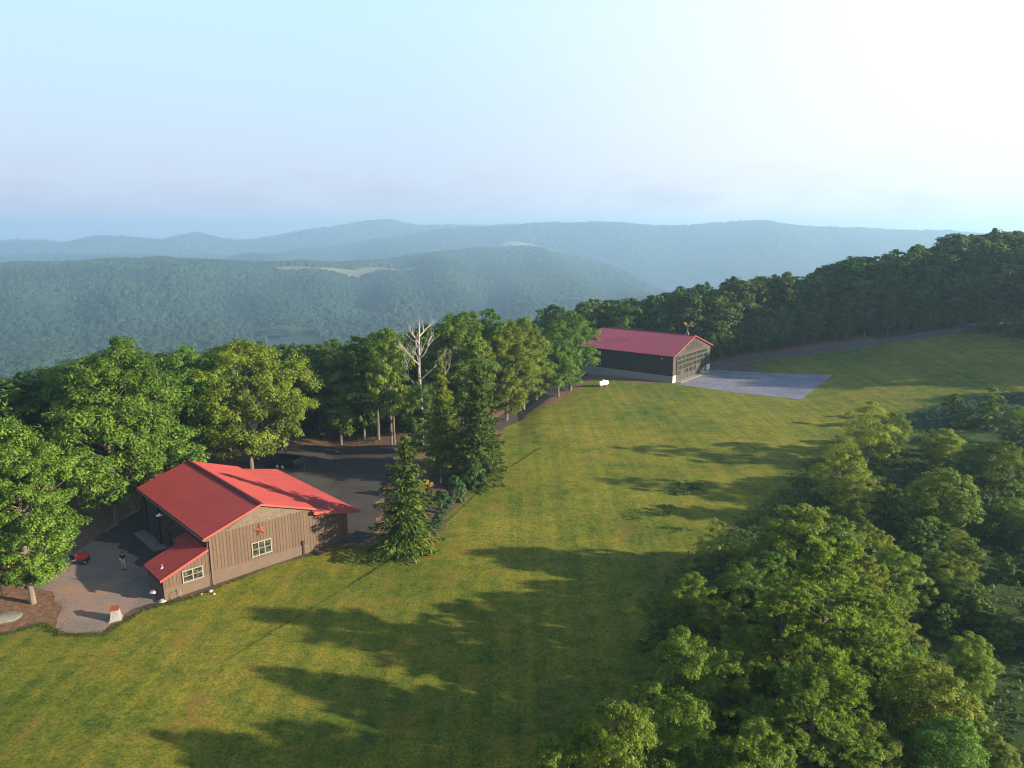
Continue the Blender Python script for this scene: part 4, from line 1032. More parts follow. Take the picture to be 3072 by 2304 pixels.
M['roof_cap'] = roof_mat('dark_red_ridge', (.09,.013,.02)); M['trim_red'] = roof_mat('red_trim', (.33,.075,.06), .6)
m, n, l = new_mat('gable_shingles'); tc = N(n, 'ShaderNodeTexCoord'); mp = N(n, 'ShaderNodeMapping'); mp.inputs['Rotation'].default_value = (R_(90), 0, 0); l.new(tc.outputs['Object'], mp.inputs[0])
bk = N(n, 'ShaderNodeTexBrick', Scale=2.2); bk.inputs['Color1'].default_value = (.12,.09,.06,1); bk.inputs['Color2'].default_value = (.16,.125,.085,1); bk.inputs['Mortar'].default_value = (.06,.04,.03,1)
bk.inputs['Mortar Size'].default_value = .03; bk.inputs['Brick Width'].default_value = .7; bk.inputs['Row Height'].default_value = .42; l.new(mp.outputs[0], bk.inputs[0])
p = N(n, 'ShaderNodeBsdfPrincipled', Roughness=.85); l.new(bk.outputs[0], p.inputs['Base Color']); o = N(n, 'ShaderNodeOutputMaterial'); l.new(p.outputs[0], o.inputs[0]); M['shingle'] = m
M['cream'] = simple('cream_frame', (.25,.225,.18), .6, .08, 2, .05)
def glass_mat():
    m, n, l = new_mat('window_glass'); tc = N(n, 'ShaderNodeTexCoord'); a = N(n, 'ShaderNodeTexNoise', Scale=3.0, Detail=3.0); l.new(tc.outputs['Object'], a.inputs[0])
    r = ramp(n, [(.4, (.012,.016,.014)), (.62, (.05,.06,.045)), (.75, (.14,.13,.10))]); l.new(a.outputs[0], r.inputs[0])
    p = N(n, 'ShaderNodeBsdfPrincipled', Roughness=.08); p.inputs['Specular IOR Level'].default_value = .7; l.new(r.outputs[0], p.inputs['Base Color'])
    o = N(n, 'ShaderNodeOutputMaterial'); l.new(p.outputs[0], o.inputs[0]); return m
M['glass'] = glass_mat()
M['brown_metal'] = simple('brown_metal', (.16,.105,.08), .5, .1, 2, .05); M['dark'] = simple('dark_timber', (.022,.018,.015), .85, .2, 3)
M['star'] = simple('rusty_star', (.22,.055,.028), .65, .3, 3, .1); M['steel'] = simple('galvanised_steel', (.55,.56,.58), .35, .1, 4, .05, .8)
M['white'] = simple('white_paint', (.74,.75,.76), .45, .06, 2, .05); M['concrete'] = simple('concrete', (.26,.25,.235), .9, .18, 1.5, .3)
M['concrete_dark'] = simple('stained_concrete', (.20,.20,.19), .9, .25, 1.0, .3); M['light_block'] = simple('light_grey_block', (.24,.235,.24), .85, .10, .8, .15)
M['black'] = simple('black_steel', (.018,.018,.02), .5, .15, 3, .05); M['rubber'] = simple('rubber', (.02,.02,.02), .85, .1, 5, .2)
M['yellow'] = simple('yellow_paint', (.80,.48,.05), .5, .08, 3, .05); M['rock'] = simple('mossy_rock', (.17,.165,.13), .95, .4, 1.6, .9, bdist=.05)
M['rockp'] = simple('pale_rock', (.42,.33,.28), .95, .3, 2.5, .8, bdist=.04)

def ribbed(x0, z0, x1, z1, y0, y1, pitch=.30, hr=.035, th=.05):
    """sheet-metal slope from (x0,z0) to (x1,z1), ribs running down the slope, real thickness"""
    b = MB(); prof = []; y = y0; nx_, nz_ = -(z1-z0), (x1-x0); L = math.hypot(nx_, nz_); nx_ /= L; nz_ /= L
    if nz_ < 0: nx_, nz_ = -nx_, -nz_
    while y < y1 - .04:
        prof += [(y, 0), (y+.025, hr), (y+.09, hr), (y+.115, 0)]; y += pitch
    prof.append((y1, 0))
    prof = [q for q in prof if q[0] <= y1]
    k = len(prof); v = []
    for xx, zz in ((x0, z0), (x1, z1)):
        v += [(xx+nx_*h_, yy, zz+nz_*h_) for yy, h_ in prof]
    for xx, zz in ((x0, z0), (x1, z1)):
        v += [(xx-nx_*th, prof[0][0], zz-nz_*th), (xx-nx_*th, prof[-1][0], zz-nz_*th)]
    f = [(i, i+1, k+i+1, k+i) for i in range(k-1)]
    a, b_, c_, d_ = 2*k, 2*k+1, 2*k+2, 2*k+3
    f += [(a, c_, d_, b_), tuple(range(k-1, -1, -1))+(a, b_), tuple(range(k, 2*k))+(d_, c_), (0, k, c_, a), (k-1, b_, d_, 2*k-1)]
    b.poly(v, f); return b
def window(parent, x0, x1, z0, z1, cols, rows, y=-.0, face=-1, trim=.09, depth=.07, horiz='x', name='window'):
    """frame as one mesh, each pane a sub-part; lies in the plane y (or x when horiz == 'y')"""
    fr = MB(); F = face*depth
    def bx(m_, a, b_, c_, d_, o0, o1):
        lo, hi = sorted((y+o0, y+o1))
        m_.box(a, b_, lo, hi, c_, d_) if horiz == 'x' else m_.box(lo, hi, a, b_, c_, d_)
    bx(fr, x0, x1, z1-trim, z1, face*-.02, F); bx(fr, x0-.03, x1+.03, z0, z0+trim, face*-.02, F*1.25)
    bx(fr, x0, x0+trim, z0+trim, z1-trim, face*-.02, F); bx(fr, x1-trim, x1, z0+trim, z1-trim, face*-.02, F)
    iw = (x1-x0-2*trim)
    for c_ in range(1, cols): q = x0+trim+iw*c_/cols; bx(fr, q-trim*.45, q+trim*.45, z0+trim, z1-trim, face*-.02, F*.97)
    for r_ in range(1, rows): q = z0+trim+(z1-z0-2*trim)*r_/rows; bx(fr, x0+trim, x1-trim, q-.025, q+.025, face*-.02, F*.8)
    wo_ = fr.build(name, M['cream'], parent)
    for c_ in range(cols):
        pn = MB(); a = x0+trim+iw*c_/cols+.02; b_ = x0+trim+iw*(c_+1)/cols-.02
        bx(pn, a, b_, z0+trim-.01, z1-trim+.01, face*-.015, face*.022); pn.build('pane', M['glass'], wo_)
    return wo_

# ------------------------------------------------------------------ workshop
BA = hit(495.6, 1804.8); BANG = R_(44.4)
shop = empty('workshop', (BA.x, BA.y, Gs(BA.x, BA.y)), BANG)
tag(shop, 'brown board-and-batten workshop with bright red metal roofs, nearest building in the picture', 'workshop')
W0, W1, LB = 3.79, 17.5, 16.6; RX, RZ = 8.65, 6.32
wall = MB(); wall.prism([(W0,-.5),(W1,-.5),(W1,2.98),(13.75,3.98),(13.55,4.34),(RX,6.14),(W0,4.5)], 0, LB); wo1 = wall.build('wall', M['siding'], shop)
sd_ = MB()                                             # boards of the sunless long side, shade painted into their colour
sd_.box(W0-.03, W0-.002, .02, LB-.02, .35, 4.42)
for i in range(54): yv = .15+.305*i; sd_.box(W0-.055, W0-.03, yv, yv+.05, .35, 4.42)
sd_.build('side_siding', M['siding_shade'], shop)
bt = MB(); xx = W0+.12
while xx < W1-.05:
    lo = 1.34 if xx < 4.6 else (1.32-.045*(xx-4.6) if xx < 13.2 else .12)
    if xx < RX: tp_ = 4.52+(xx-W0)*.0
    elif xx < 13.5: tp_ = 4.42
    else: tp_ = 3.92-(xx-13.8)*.26
    if xx < 5.4: tp_ = 4.45+(xx-W0)*.10
    if 13.2 < xx < 13.8: tp_ = 4.2
    segs = [(lo, tp_)]
    if 7.45 < xx < 9.6: segs = [(lo, 1.36), (2.80, tp_)]
    for a, b_ in segs: bt.box(xx, xx+.045, -.018, -.001, a, b_)
    xx += .305
bt.build('batten_strips', M['batten'], shop)
fb = MB(); fb.prism([(W0,-.4),(13.25,-.4),(13.25,.92),(W0,1.33)], -.022, -.002); fb.build('lower_wall_band', M['taupe'], shop)
gs = MB(); gs.prism([(5.3,4.62),(13.35,4.40),(RX,6.06)], -.05, -.002); gs.build('gable_shingles', M['shingle'], shop)
for args in ((RX, RZ, W0-.38, 4.62, 'roof'), (RX, RZ, 13.95, 4.42, 'roof')):
    ribbed(args[0], args[1], args[2], args[3], -.38, LB+.35).build('roof', M['roof'], shop)
ribbed(13.62, 4.16, 18.55, 2.98, -.52, LB+.55).build('lean_to_roof', M['roof'], shop)
rc = MB(); rc.prism([(RX-.22,RZ-.035),(RX,RZ+.045),(RX+.22,RZ-.035),(RX+.22,RZ+.02),(RX,RZ+.10),(RX-.22,RZ+.02)], -.40, LB+.37); rc.build('ridge_cap', M['roof_cap'], shop)
def rake(b, x0, z0, x1, z1, y, h=.22): b.poly([(x0,y-.05,z0-h),(x1,y-.05,z1-h),(x1,y-.05,z1+.03),(x0,y-.05,z0+.03),(x0,y,z0-h),(x1,y,z1-h),(x1,y,z1+.03),(x0,y,z0+.03)], [(0,1,2,3),(7,6,5,4),(0,4,5,1),(1,5,6,2),(2,6,7,3),(3,7,4,0)])
rk = MB(); rake(rk, W0-.4, 4.61, RX, RZ, -.385, .16); rake(rk, RX, RZ, 13.97, 4.41, -.385, .16); rk.build('rake_trim', M['trim_red'], shop)
rk = MB(); rake(rk, 13.60, 4.17, 18.57, 2.98, -.525, .26); rk.build('rake_trim', M['trim_red'], shop)
gt = MB(); gt.box(18.55, 18.66, -.5, LB+.5, 2.80, 2.95); gt.build('gutter', M['roof'], shop)
gt = MB(); gt.tube([(W0-.46,-.36,4.50),(W0-.46,LB+.3,4.50)], .06, 8); gt.build('gutter', M['brown_metal'], shop)
ds = MB(); ds.tube([(W0-.42,-.30,4.44),(W0-.36,-.22,4.36),(W0+.14,-.14,4.24),(W0+.16,-.10,4.0),(W0+.16,-.10,.35),(W0+.26,-.30,.10)], .05, 8); ds.build('downspout', M['brown_metal'], shop, True)
ds = MB(); ds.tube([(W1-.12,-.07,2.85),(W1-.12,-.07,.15)], .05, 8); ds.build('downspout', M['brown_metal'], shop, True)
window(shop, 7.6, 9.48, 1.40, 2.76, 3, 2, -.03)
cb_ = MB(); cb_.box(12.48, 12.66, -.12, -.02, -.2, 1.40); cb_.box(12.44, 12.70, -.16, -.02, 1.10, 1.46); cb_.build('conduit_box', M['dark'], shop)
# lean-to room on the left front corner
an = MB(); an.prism([(0,-.5),(W0-.04,-.5),(W0-.04,3.42),(0,2.06)], .0, 3.7); an.build('annex_wall', M['siding'], shop)
an = MB(); an.box(2.9, W0-.04, 3.72, 4.5, -.3, 2.9); an.build('porch_wall', M['siding_shade'], shop)
ab = MB(); ab.prism([(-.012,-.4),(W0-.05,-.4),(W0-.05,1.22),(-.012,1.10)], -.022, -.002); ab.box(-.02,-.002,0,3.7,-.4,1.1); ab.build('lower_wall_band', M['taupe'], shop)
asd = MB(); asd.box(-.03,-.004,.02,3.68,1.1,2.0); asd.build('side_siding', M['siding_shade'], shop)
ab = MB(); xx = .14
while xx < W0-.1:
    tp_ = 2.06+xx*.35-.04
    for a, b_ in ([(1.16, tp_)] if not 1.35 < xx < 3.3 else [(2.24, tp_)]): ab.box(xx, xx+.045, -.018, -.001, a, b_)
    xx += .305
ab.build('batten_strips', M['batten'], shop)
ribbed(W0-.06, 3.58, -.30, 2.08, -.30, 3.85, .30).build('annex_roof', M['roof'], shop)
ribbed(W0-.06, 3.575, 2.55, 3.135, 3.85, 4.75, .30).build('annex_roof', M['roof'], shop)
rk = MB(); rake(rk, -.32, 2.07, W0-.05, 3.58, -.305, .18); rk.build('rake_trim', M['trim_red'], shop)
window(shop, 1.52, 3.24, 1.10, 2.20, 2, 2, -.03)
# doors and dark pilasters along the shaded long side
for y0, y1, z1 in ((8.9, 9.9, 2.3), (11.7, 12.7, 4.3), (15.4, 16.3, 4.3)):
    d_ = MB(); d_.box(W0-.20, W0-.05, y0, y1, 0.02, z1); d_.build('pilaster' if z1 > 3 else 'side_door', M['dark'], shop)
# things fixed to or standing by it
sl = MB(); sl.box(2.55, W0-.06, 10.4, 16.5, -.2, .14); slab = sl.build('concrete_step', M['concrete_dark'], None, bevel=.02)
slab.location = shop.location; slab.rotation_euler = (0,0,BANG); tag(slab, 'long low concrete step along the shaded side of the workshop', 'step')
def shop_pt(x, y, z): return Matrix.Translation(shop.location) @ Matrix.Rotation(BANG, 4, 'Z') @ Vector((x, y, z))
st_ = MB(); pts = []
for k in range(10):
    a = math.pi/2 + k*math.pi/5 + .12; r = .66 if k % 2 == 0 else .27; pts.append((math.cos(a)*r, 0, math.sin(a)*r))
st_.poly(pts + [(0,-.20,0), (0,.0,0)], [(i, (i+1) % 10, 10) for i in range(10)] + [((i+1) % 10, i, 11) for i in range(10)])
so = st_.build('wall_star', M['star'], None); so.location = shop_pt(8.52, -.045, 3.82); so.rotation_euler = (0,0,BANG)
tag(so, 'large rust-red metal star hung on the workshop gable above the window', 'star')
lp = empty('barn_lamp', shop_pt(W0-.05, 9.8, 4.0), BANG); tag(lp, 'white shaded gooseneck lamp on the dark side wall of the workshop', 'lamp')
a = MB(); a.tube([(0,0,0),(-.25,0,.22),(-.5,0,.18),(-.55,0,.02)], .02, 6); a.build('arm', M['black'], lp, True)
a = MB(); a.lathe([(.03,.05),(.06,.02),(.10,-.06),(.30,-.16),(.31,-.18)], (-.55,0,.0)); a.build('shade', M['white'], lp, True)
vp = empty('vent_pipe', shop_pt(.45, 1.35, 2.36), BANG); tag(vp, 'short shiny vent pipe on the small red roof of the annex', 'vent pipe')
a = MB(); a.tube([(0,0,-.05),(0,0,.36)], .06, 10); a.build('pipe', M['steel'], vp, True)
a = MB(); a.lathe([(.17,-.04),(.10,.05),(.07,.10)], (0,0,0)); a.build('flashing', M['white'], vp, True)

# ------------------------------------------------------------------ hangar
HANG = math.atan2(HW.y, HW.x)
hg = empty('hangar', (DP.x, DP.y, 0), HANG); tag(hg, 'dark wooden aircraft hangar with a rose-red metal roof and pale base, far building', 'hangar')
HWD, HL, HE, HR = 18.9, 22.0, 5.62, 8.78
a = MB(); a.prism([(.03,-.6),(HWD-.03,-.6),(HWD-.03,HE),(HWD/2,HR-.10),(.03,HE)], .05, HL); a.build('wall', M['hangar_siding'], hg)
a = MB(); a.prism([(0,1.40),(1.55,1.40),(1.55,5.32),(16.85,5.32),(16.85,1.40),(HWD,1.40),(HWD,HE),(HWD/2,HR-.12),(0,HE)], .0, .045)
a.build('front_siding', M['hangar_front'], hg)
a = MB(); a.box(-.06,.028,-.02,HL,-.6,1.36); a.build('base_wall', M['light_block'], hg)
a = MB(); a.box(.03,1.5,-.06,.05,-.6,1.38); a.build('base_wall', M['white'], hg)
a = MB(); a.box(17.0,HWD+.05,-.06,.05,-.6,1.38); a.build('base_wall', M['white'], hg)
a = MB()
for i in range(int(HL/.4)): a.box(-.0, .028, .3+.4*i, .36+.4*i, 1.37, HE-.02)
a.build('batten_strips', M['hangar_siding'], hg)
for xe in (-.42, HWD+.42): ribbed(HWD/2, HR, xe, HE-.08, -.42, HL+.4, .36, .035).build('roof', M['roof2'], hg)
a = MB(); a.prism([(HWD/2-.25,HR-.04),(HWD/2,HR+.05),(HWD/2+.25,HR-.04),(HWD/2+.25,HR+.02),(HWD/2,HR+.11),(HWD/2-.25,HR+.02)], -.44, HL+.42); a.build('ridge_cap', M['roof_cap'], hg)
a = MB(); rake(a, -.44, HE-.09, HWD/2, HR, -.425, .16); rake(a, HWD/2, HR, HWD+.44, HE-.09, -.425, .16); a.build('rake_trim', M['trim_red'], hg)
a = MB(); a.tube([(-.05,-.05,HE-.1),(-.05,-.05,.3)], .06, 8); a.build('downspout', M['brown_metal'], hg)
# big folding door: frame and glazed or solid panels
dr = MB(); dr.box(1.6, 16.8, -.10, -.002, .05, 5.28); dob = dr.build('hangar_door', M['hangar_front'], hg)
fr = MB(); X0, X1 = 1.6, 16.8; nc = 8; rows = [.05, 1.15, 2.25, 3.35, 4.35, 5.28]
for i in range(nc+1): q = X0+(X1-X0)*i/nc; fr.box(q-.09, q+.09, -.17, -.10, .05, 5.28)
for z in rows[1:-1]: fr.box(X0, X1, -.16, -.102, z-.06, z+.06)
fr.box(X0-.1, X1+.1, -.18, -.02, 5.28, 5.46); fr.build('door_frame', simple('weathered_frame', (.068,.057,.050), .8, .2, 2), dob)
for i in range(nc):
    a_, b_ = X0+(X1-X0)*i/nc+.15, X0+(X1-X0)*(i+1)/nc-.15
    for j in (1, 2, 3, 4):
        if j == 1 and i in (1, 5): continue
        pn = MB(); mid = (a_+b_)/2
        for u0, u1 in ((a_, mid-.04), (mid+.04, b_)): pn.box(u0, u1, -.118, -.101, rows[j]+.13, rows[j+1]-.13)
        pn.build('door_pane', M['glass'], dob)
fg = MB()
for i in range(-4, 5):
    q = HWD/2+i*1.75; zt = HR-.2-abs(i*1.75)*.337
    if zt > 5.75: fg.box(q-.06, q+.06, -.03, -.002, 5.5, zt-.05)
fg.build('gable_studs', M['hangar_front'], hg)
for i in range(-2, 3):
    q = HWD/2+i*1.75+(.0); zt = HR-.45-(abs(i*1.75)+.9)*.337
    if zt > 6.05: g_ = MB(); g_.box(q+.12 if i >= 0 else q+.12, q+1.6, -.02, -.003, 5.75, zt if i < 0 else HR-.45-(abs((i+1)*1.75))*.337); g_.build('gable_panel', M['hangar_siding'], hg)
window(hg, 17.0, 18.7, 1.72, 3.1, 2, 2, -.0, -1, .12, .07, 'y')
wl_ = empty('wall_light', hg.matrix_world @ Vector((0,0,0)), HANG); bpy.context.view_layer.update()
wl_.location = hg.matrix_world @ Vector((-.05, 2.3, 4.9)); tag(wl_, 'small flood light high on the dark side wall of the hangar', 'light')
a = MB(); a.box(-.14,0,-.10,.10,-.10,.10); a.build('bracket', M['black'], wl_)
for s_ in (-1, 1): a = MB(); a.lathe([(.04,0),(.09,.12),(.10,.2)], (-.2, .14*s_, -.05), 'Y', 10); a.build('lamp_head', M['steel'], wl_)
th = MB(); th.box(1.3, 17.2, -1.45, -.07, -.3, .10); tho = th.build('concrete_threshold', M['concrete'], None, bevel=.02); tho.location = hg.location; tho.rotation_euler = (0,0,HANG)
tag(tho, 'pale concrete strip along the foot of the hangar door', 'concrete slab')
wt = empty('wind_vane', hg.matrix_world @ Vector((HWD/2, 1.4, HR+.05)), HANG); tag(wt, 'yellow wind vane on a small tripod at the front of the hangar ridge', 'wind vane')
a = MB()
for k in range(3):
    t = k*2.094; a.tube([(math.cos(t)*.42, math.sin(t)*.42, -.05-.0*k), (0,0,.85)], .03, 6)
a.tube([(0,0,.5),(0,0,1.85)], .03, 6); a.build('tripod', M['steel'], wt)
va = empty('vane_turn', (0,0,1.9)); va.parent = wt; bpy.data.objects.remove(va)
a = MB(); a.bar((-.2,-1.15,1.9), (.10,.65,1.95), .07, .13); a.bar((-.35,-1.05,1.9), (0,-1.2,1.9), .10, .04)
a.build('arrow', M['yellow'], wt)
a = MB(); a.poly([(.03,.25,1.95),(.11,.72,1.97),(.13,.95,2.55),(.10,.62,2.5),(.06,.25,1.95),(.14,.72,1.97),(.16,.95,2.55),(.13,.62,2.5)], [(0,1,2,3),(7,6,5,4),(0,4,5,1),(1,5,6,2),(2,6,7,3),(3,7,4,0)])
a.bar((-.35,.75,2.35), (.6,.62,2.35), .3, .04); a.build('tail', M['yellow'], wt)

# propane tank
tk = empty('gas_tank', (18.3, 139.4, Gs(18.3, 139.4)), math.atan2(2.0, 2.3)); tag(tk, 'white propane tank lying on the grass beside the hangar', 'gas tank')
a = MB(); L2, rr = 1.0, .48
a.lathe([(.02,-L2-.42),(.22,-L2-.38),(.40,-L2-.26),(.45,-L2-.10),(rr,-L2+.05),(rr,L2-.05),(.45,L2+.10),(.40,L2+.26),(.22,L2+.38),(.02,L2+.42)], (0,0,.66), 'X', 24); a.build('tank', M['white'], tk, True)
a = MB(); a.lathe([(.20,0),(.20,.18),(.14,.24)], (0,0,1.12), 'Z', 16); a.build('dome', M['white'], tk, True)
for s_ in (-.8, .8): a = MB(); a.box(s_-.08, s_+.08, -.32, .32, -.1, .28); a.build('saddle', M['concrete'], tk)
bp_ = [hk(1306+9*math.cos(t), 832+3.4*math.sin(t)).to_2d() for t in np.linspace(0, 6.28, 14)[:-1]]
sheet('bare_earth_patch', dense([tuple(q) for q in bp_], .5, .15, 23), M['mulch'], .04, 1.0)

# ------------------------------------------------------------------ trailer
tr = empty('trailer', (-29.6, 89.6, Gs(-29.6, 89.6)), R_(-20)); tag(tr, 'black tandem-axle dump trailer parked in the shade of the yard', 'trailer')
a = MB(); lx, ly = 1.75, .95
for s_ in (-1, 1): a.box(-lx, lx, s_*ly-.03, s_*ly+.03, .62, 1.32)
a.box(-lx-.03, -lx+.03, -ly, ly, .62, 1.32); a.box(-lx, lx, -ly, ly, .58, .64); a.build('bed', M['black'], tr)
a = MB(); a.box(lx-.03, lx+.04, -ly, ly, .62, 1.34); a.build('front_panel', simple('grey_panel', (.05,.05,.052), .6, .2, 2), tr)
a = MB()
for s_ in (-1, 1):
    for i in range(6): q = -lx+.1+i*(2*lx-.2)/5; a.box(q-.03, q+.03, s_*(ly+.03)-.03, s_*(ly+.03)+.03, .6, 1.34)
    a.box(-lx, lx, s_*(ly+.02)-.04, s_*(ly+.02)+.04, 1.32, 1.38)
    a.box(-lx, lx, s_*.5-.05, s_*.5+.05, .44, .58)
a.bar((lx,.5,.5), (lx+1.3,0,.48), .08, .1); a.bar((lx,-.5,.5), (lx+1.3,0,.48), .08, .1); a.build('frame', M['black'], tr)
for x_ in (-.75, .05):
    for s_ in (-1, 1):
        wh_ = MB(); wh_.lathe([(.22,-.11),(.34,-.11),(.37,-.05),(.37,.05),(.34,.11),(.22,.11)], (x_, s_*(ly+.16), .37), 'Y', 20); wo_ = wh_.build('wheel', M['rubber'], tr, True)
        ri = MB(); ri.lathe([(.05,.02*s_),(.21,.04*s_),(.225,.112*s_),(.20,.115*s_)], (x_, s_*(ly+.16), .37), 'Y', 16); ri.build('rim', M['white'], wo_, True)
for s_ in (-1, 1): a = MB(); a.box(-1.25, .55, s_*(ly+.16)-.14, s_*(ly+.16)+.14, .78, .82); a.build('fender', M['black'], tr)
a = MB(); a.tube([(lx+.75,.05,.05),(lx+.75,.05,.85)], .035, 8); a.lathe([(.14,0),(.14,.03)], (lx+.75,.05,.02)); a.build('jack', M['steel'], tr)

# ------------------------------------------------------------------ red mower half hidden by the tree
tb = hit(238, 1690)
mw = empty('ride_on_mower', (tb.x-.1, tb.y, Gs(tb.x, tb.y)), R_(18)); tag(mw, 'red ride-on mower parked at the yard edge behind the large light green tree', 'ride-on mower')
a = MB(); a.box(-.15,.75,-.28,.28,.48,.92); a.poly([(.75,-.28,.48),(.95,-.22,.5),(.95,.22,.5),(.75,.28,.48),(.75,-.28,.92),(.93,-.2,.8),(.93,.2,.8),(.75,.28,.92)], [(0,3,2,1),(4,5,6,7),(0,1,5,4),(1,2,6,5),(2,3,7,6),(3,0,4,7)])
a.build('hood', simple('red_paint', (.55,.03,.03), .4, .08, 3, .02), mw, bevel=.03)
a = MB(); a.box(-1.0,-.1,-.42,.42,.42,.56); a.build('chassis', M['steel'], mw, bevel=.02)
a = MB(); a.box(-.75,-.32,-.24,.24,.58,.68); a.box(-.86,-.75,-.24,.24,.6,1.0); a.build('seat', M['black'], mw, bevel=.03)
a = MB(); a.tube([(-.1,0,.7),(-.2,0,1.05)], .02, 6); a.lathe([(.17,0),(.19,.015),(.17,.03)], (-.2,0,1.05)); a.build('steering_wheel', M['black'], mw)
for x_, r_, w_ in ((-.72,.34,.26),(.68,.24,.18)):
    for s_ in (-1, 1):
        a = MB(); a.lathe([(r_*.5,-w_/2),(r_*.92,-w_/2),(r_,-w_*.3),(r_,w_*.3),(r_*.92,w_/2),(r_*.5,w_/2)], (x_, s_*.46, r_), 'Y', 18); q = a.build('wheel', M['rubber'], mw, True)
        a = MB(); a.lathe([(.03,.02*s_),(r_*.48,.03*s_),(r_*.52,w_*.5*s_)], (x_, s_*.46, r_), 'Y', 14); a.build('rim', M['white'], q, True)

# ------------------------------------------------------------------ small yard things
pp = hit(348, 1858); pd = empty('stone_pedestal', (pp.x, pp.y, Gs(pp.x, pp.y)), .35); tag(pd, 'tapered pale concrete pedestal with a tilted rusty lid on the sunlit gravel', 'pedestal')
a = MB(); b_, t_ = .40, .27; a.poly([(-b_,-b_,0),(b_,-b_,0),(b_,b_,0),(-b_,b_,0),(-t_,-t_,.86),(t_,-t_,.86),(t_,t_,.86),(-t_,t_,.86)], [(0,3,2,1),(4,5,6,7),(0,1,5,4),(1,2,6,5),(2,3,7,6),(3,0,4,7)])
a.box(-.46,.46,-.46,.46,-.1,.10); a.build('base', M['concrete'], pd, bevel=.02)
a = MB(); a.poly([(-.33,-.30,.87),(.33,-.30,.87),(.33,.30,1.02),(-.33,.30,1.02),(-.33,-.30,.93),(.33,-.30,.93),(.33,.30,1.08),(-.33,.30,1.08)], [(0,3,2,1),(4,5,6,7),(0,1,5,4),(1,2,6,5),(2,3,7,6),(3,0,4,7)])
a.build('lid', M['star'], pd, bevel=.01)
def rock(loc, sx, sy, sz, seed, label, mat='rock', group=None):
    bm = bmesh.new(); bmesh.ops.create_icosphere(bm, subdivisions=3, radius=1)
    for v in bm.verts:
        k = 1+.28*noise.noise(v.co*1.4+Vector((seed,0,0)))+.10*noise.noise(v.co*4+Vector((seed,0,0))); v.co = Vector((v.co.x*k*sx, v.co.y*k*sy, max(-.3, v.co.z*k)*sz))
    me = bpy.data.meshes.new('rock'); bm.to_mesh(me); bm.free(); me.materials.append(M[mat]); me.polygons.foreach_set('use_smooth', [True]*len(me.polygons))
    o = link('rock', me, None, (loc.x, loc.y, Gs(loc.x, loc.y))); tag(o, label, 'rock', group); return o
rock(hit(8,1854), 1.35, .9, .30, 1, 'broad flat mossy boulder in the leaf litter at the left edge')
for i, (px, py, s_, lb) in enumerate([(486,1806,.34,'pinkish stone at the front corner of the annex'), (632,1774,.22,'pale stone under the downspout of the workshop'), (642,1782,.14,'small pale stone beside the stone under the downspout'), (605,1783,.15,'small stone against the annex wall'), (1012,1358,.35,'rock at the foot of the bare-trunked tree behind the yard')]):
    rock(hit(px, py), s_, s_*.8, s_*.7, 4+i, lb, 'rockp')
gp = hit(462, 1800); gl = empty('kettle_grill', (gp.x, gp.y, 0), .3); tag(gl, 'black kettle grill with a pale lid at the dark corner of the annex', 'grill')
a = MB(); a.lathe([(.05,.45),(.20,.50),(.28,.62),(.30,.72)]); a.build('bowl', M['black'], gl, True)
a = MB(); a.lathe([(.30,.72),(.27,.82),(.17,.90),(.03,.93)]); a.build('lid', M['steel'], gl, True)
for k in range(3): t = k*2.094+.4; a = MB(); a.tube([(math.cos(t)*.15,math.sin(t)*.15,.5),(math.cos(t)*.30,math.sin(t)*.30,0)], .015, 6); a.build('leg', M['black'], gl)
# garden hose loop and standpipes by the annex wall
hp = [(-1.5,-.1),( -1.1,.25),(-.7,-.15),(-1.2,-.4),(-1.7,0),(-1.0,.2),(-.3,-.25),(.6,-.45),(1.3,-.25)]
a = MB(); a.tube([shop_pt(x, y, .07) - Vector((0,0,0)) for x, y in hp], .022, 6); ho = a.build('garden_hose', M['rubber'], None, True); tag(ho, 'dark hose lying in loops on the gravel at the annex corner', 'hose')
a = MB(); a.tube([(0,0,-.1),(0,0,.78),(.18,0,.80),(.20,0,.66)], .025, 6); yh = a.build('yard_hydrant', M['cream'], None, True); yh.location = shop_pt(1.15,-.35,0); yh.rotation_euler = (0,0,BANG+2.6); tag(yh, 'pale bent standpipe in front of the annex wall', 'standpipe')
a = MB(); a.tube([(0,0,-.1),(0,0,.70),(.15,0,.78),(.24,0,.60)], .022, 6); y2 = a.build('yard_hydrant', M['brown_metal'], None, True); y2.location = shop_pt(.5,-.3,0); y2.rotation_euler = (0,0,BANG+.4); tag(y2, 'brown bent standpipe left of the pale one at the annex wall', 'standpipe')
# red-topped bird feeder at the far left edge
fp = hit(-2, 1790); bf = empty('bird_feeder', (fp.x+.55, fp.y-.4, 0), .2); tag(bf, 'white bird feeder with a red roof on a post at the far left edge', 'bird feeder')
a = MB(); a.tube([(0,0,-.2),(0,0,1.25)], .04, 8); a.build('post', M['bark_pale'], bf)
a = MB(); a.box(-.16,.16,-.16,.16,1.25,1.60); a.build('house', M['white'], bf, bevel=.01)
a = MB(); a.prism([(-.26,1.58),(.26,1.58),(0,1.84)], -.22, .22); a.build('roof', simple('red_feeder_roof', (.6,.05,.03), .5, .1), bf)

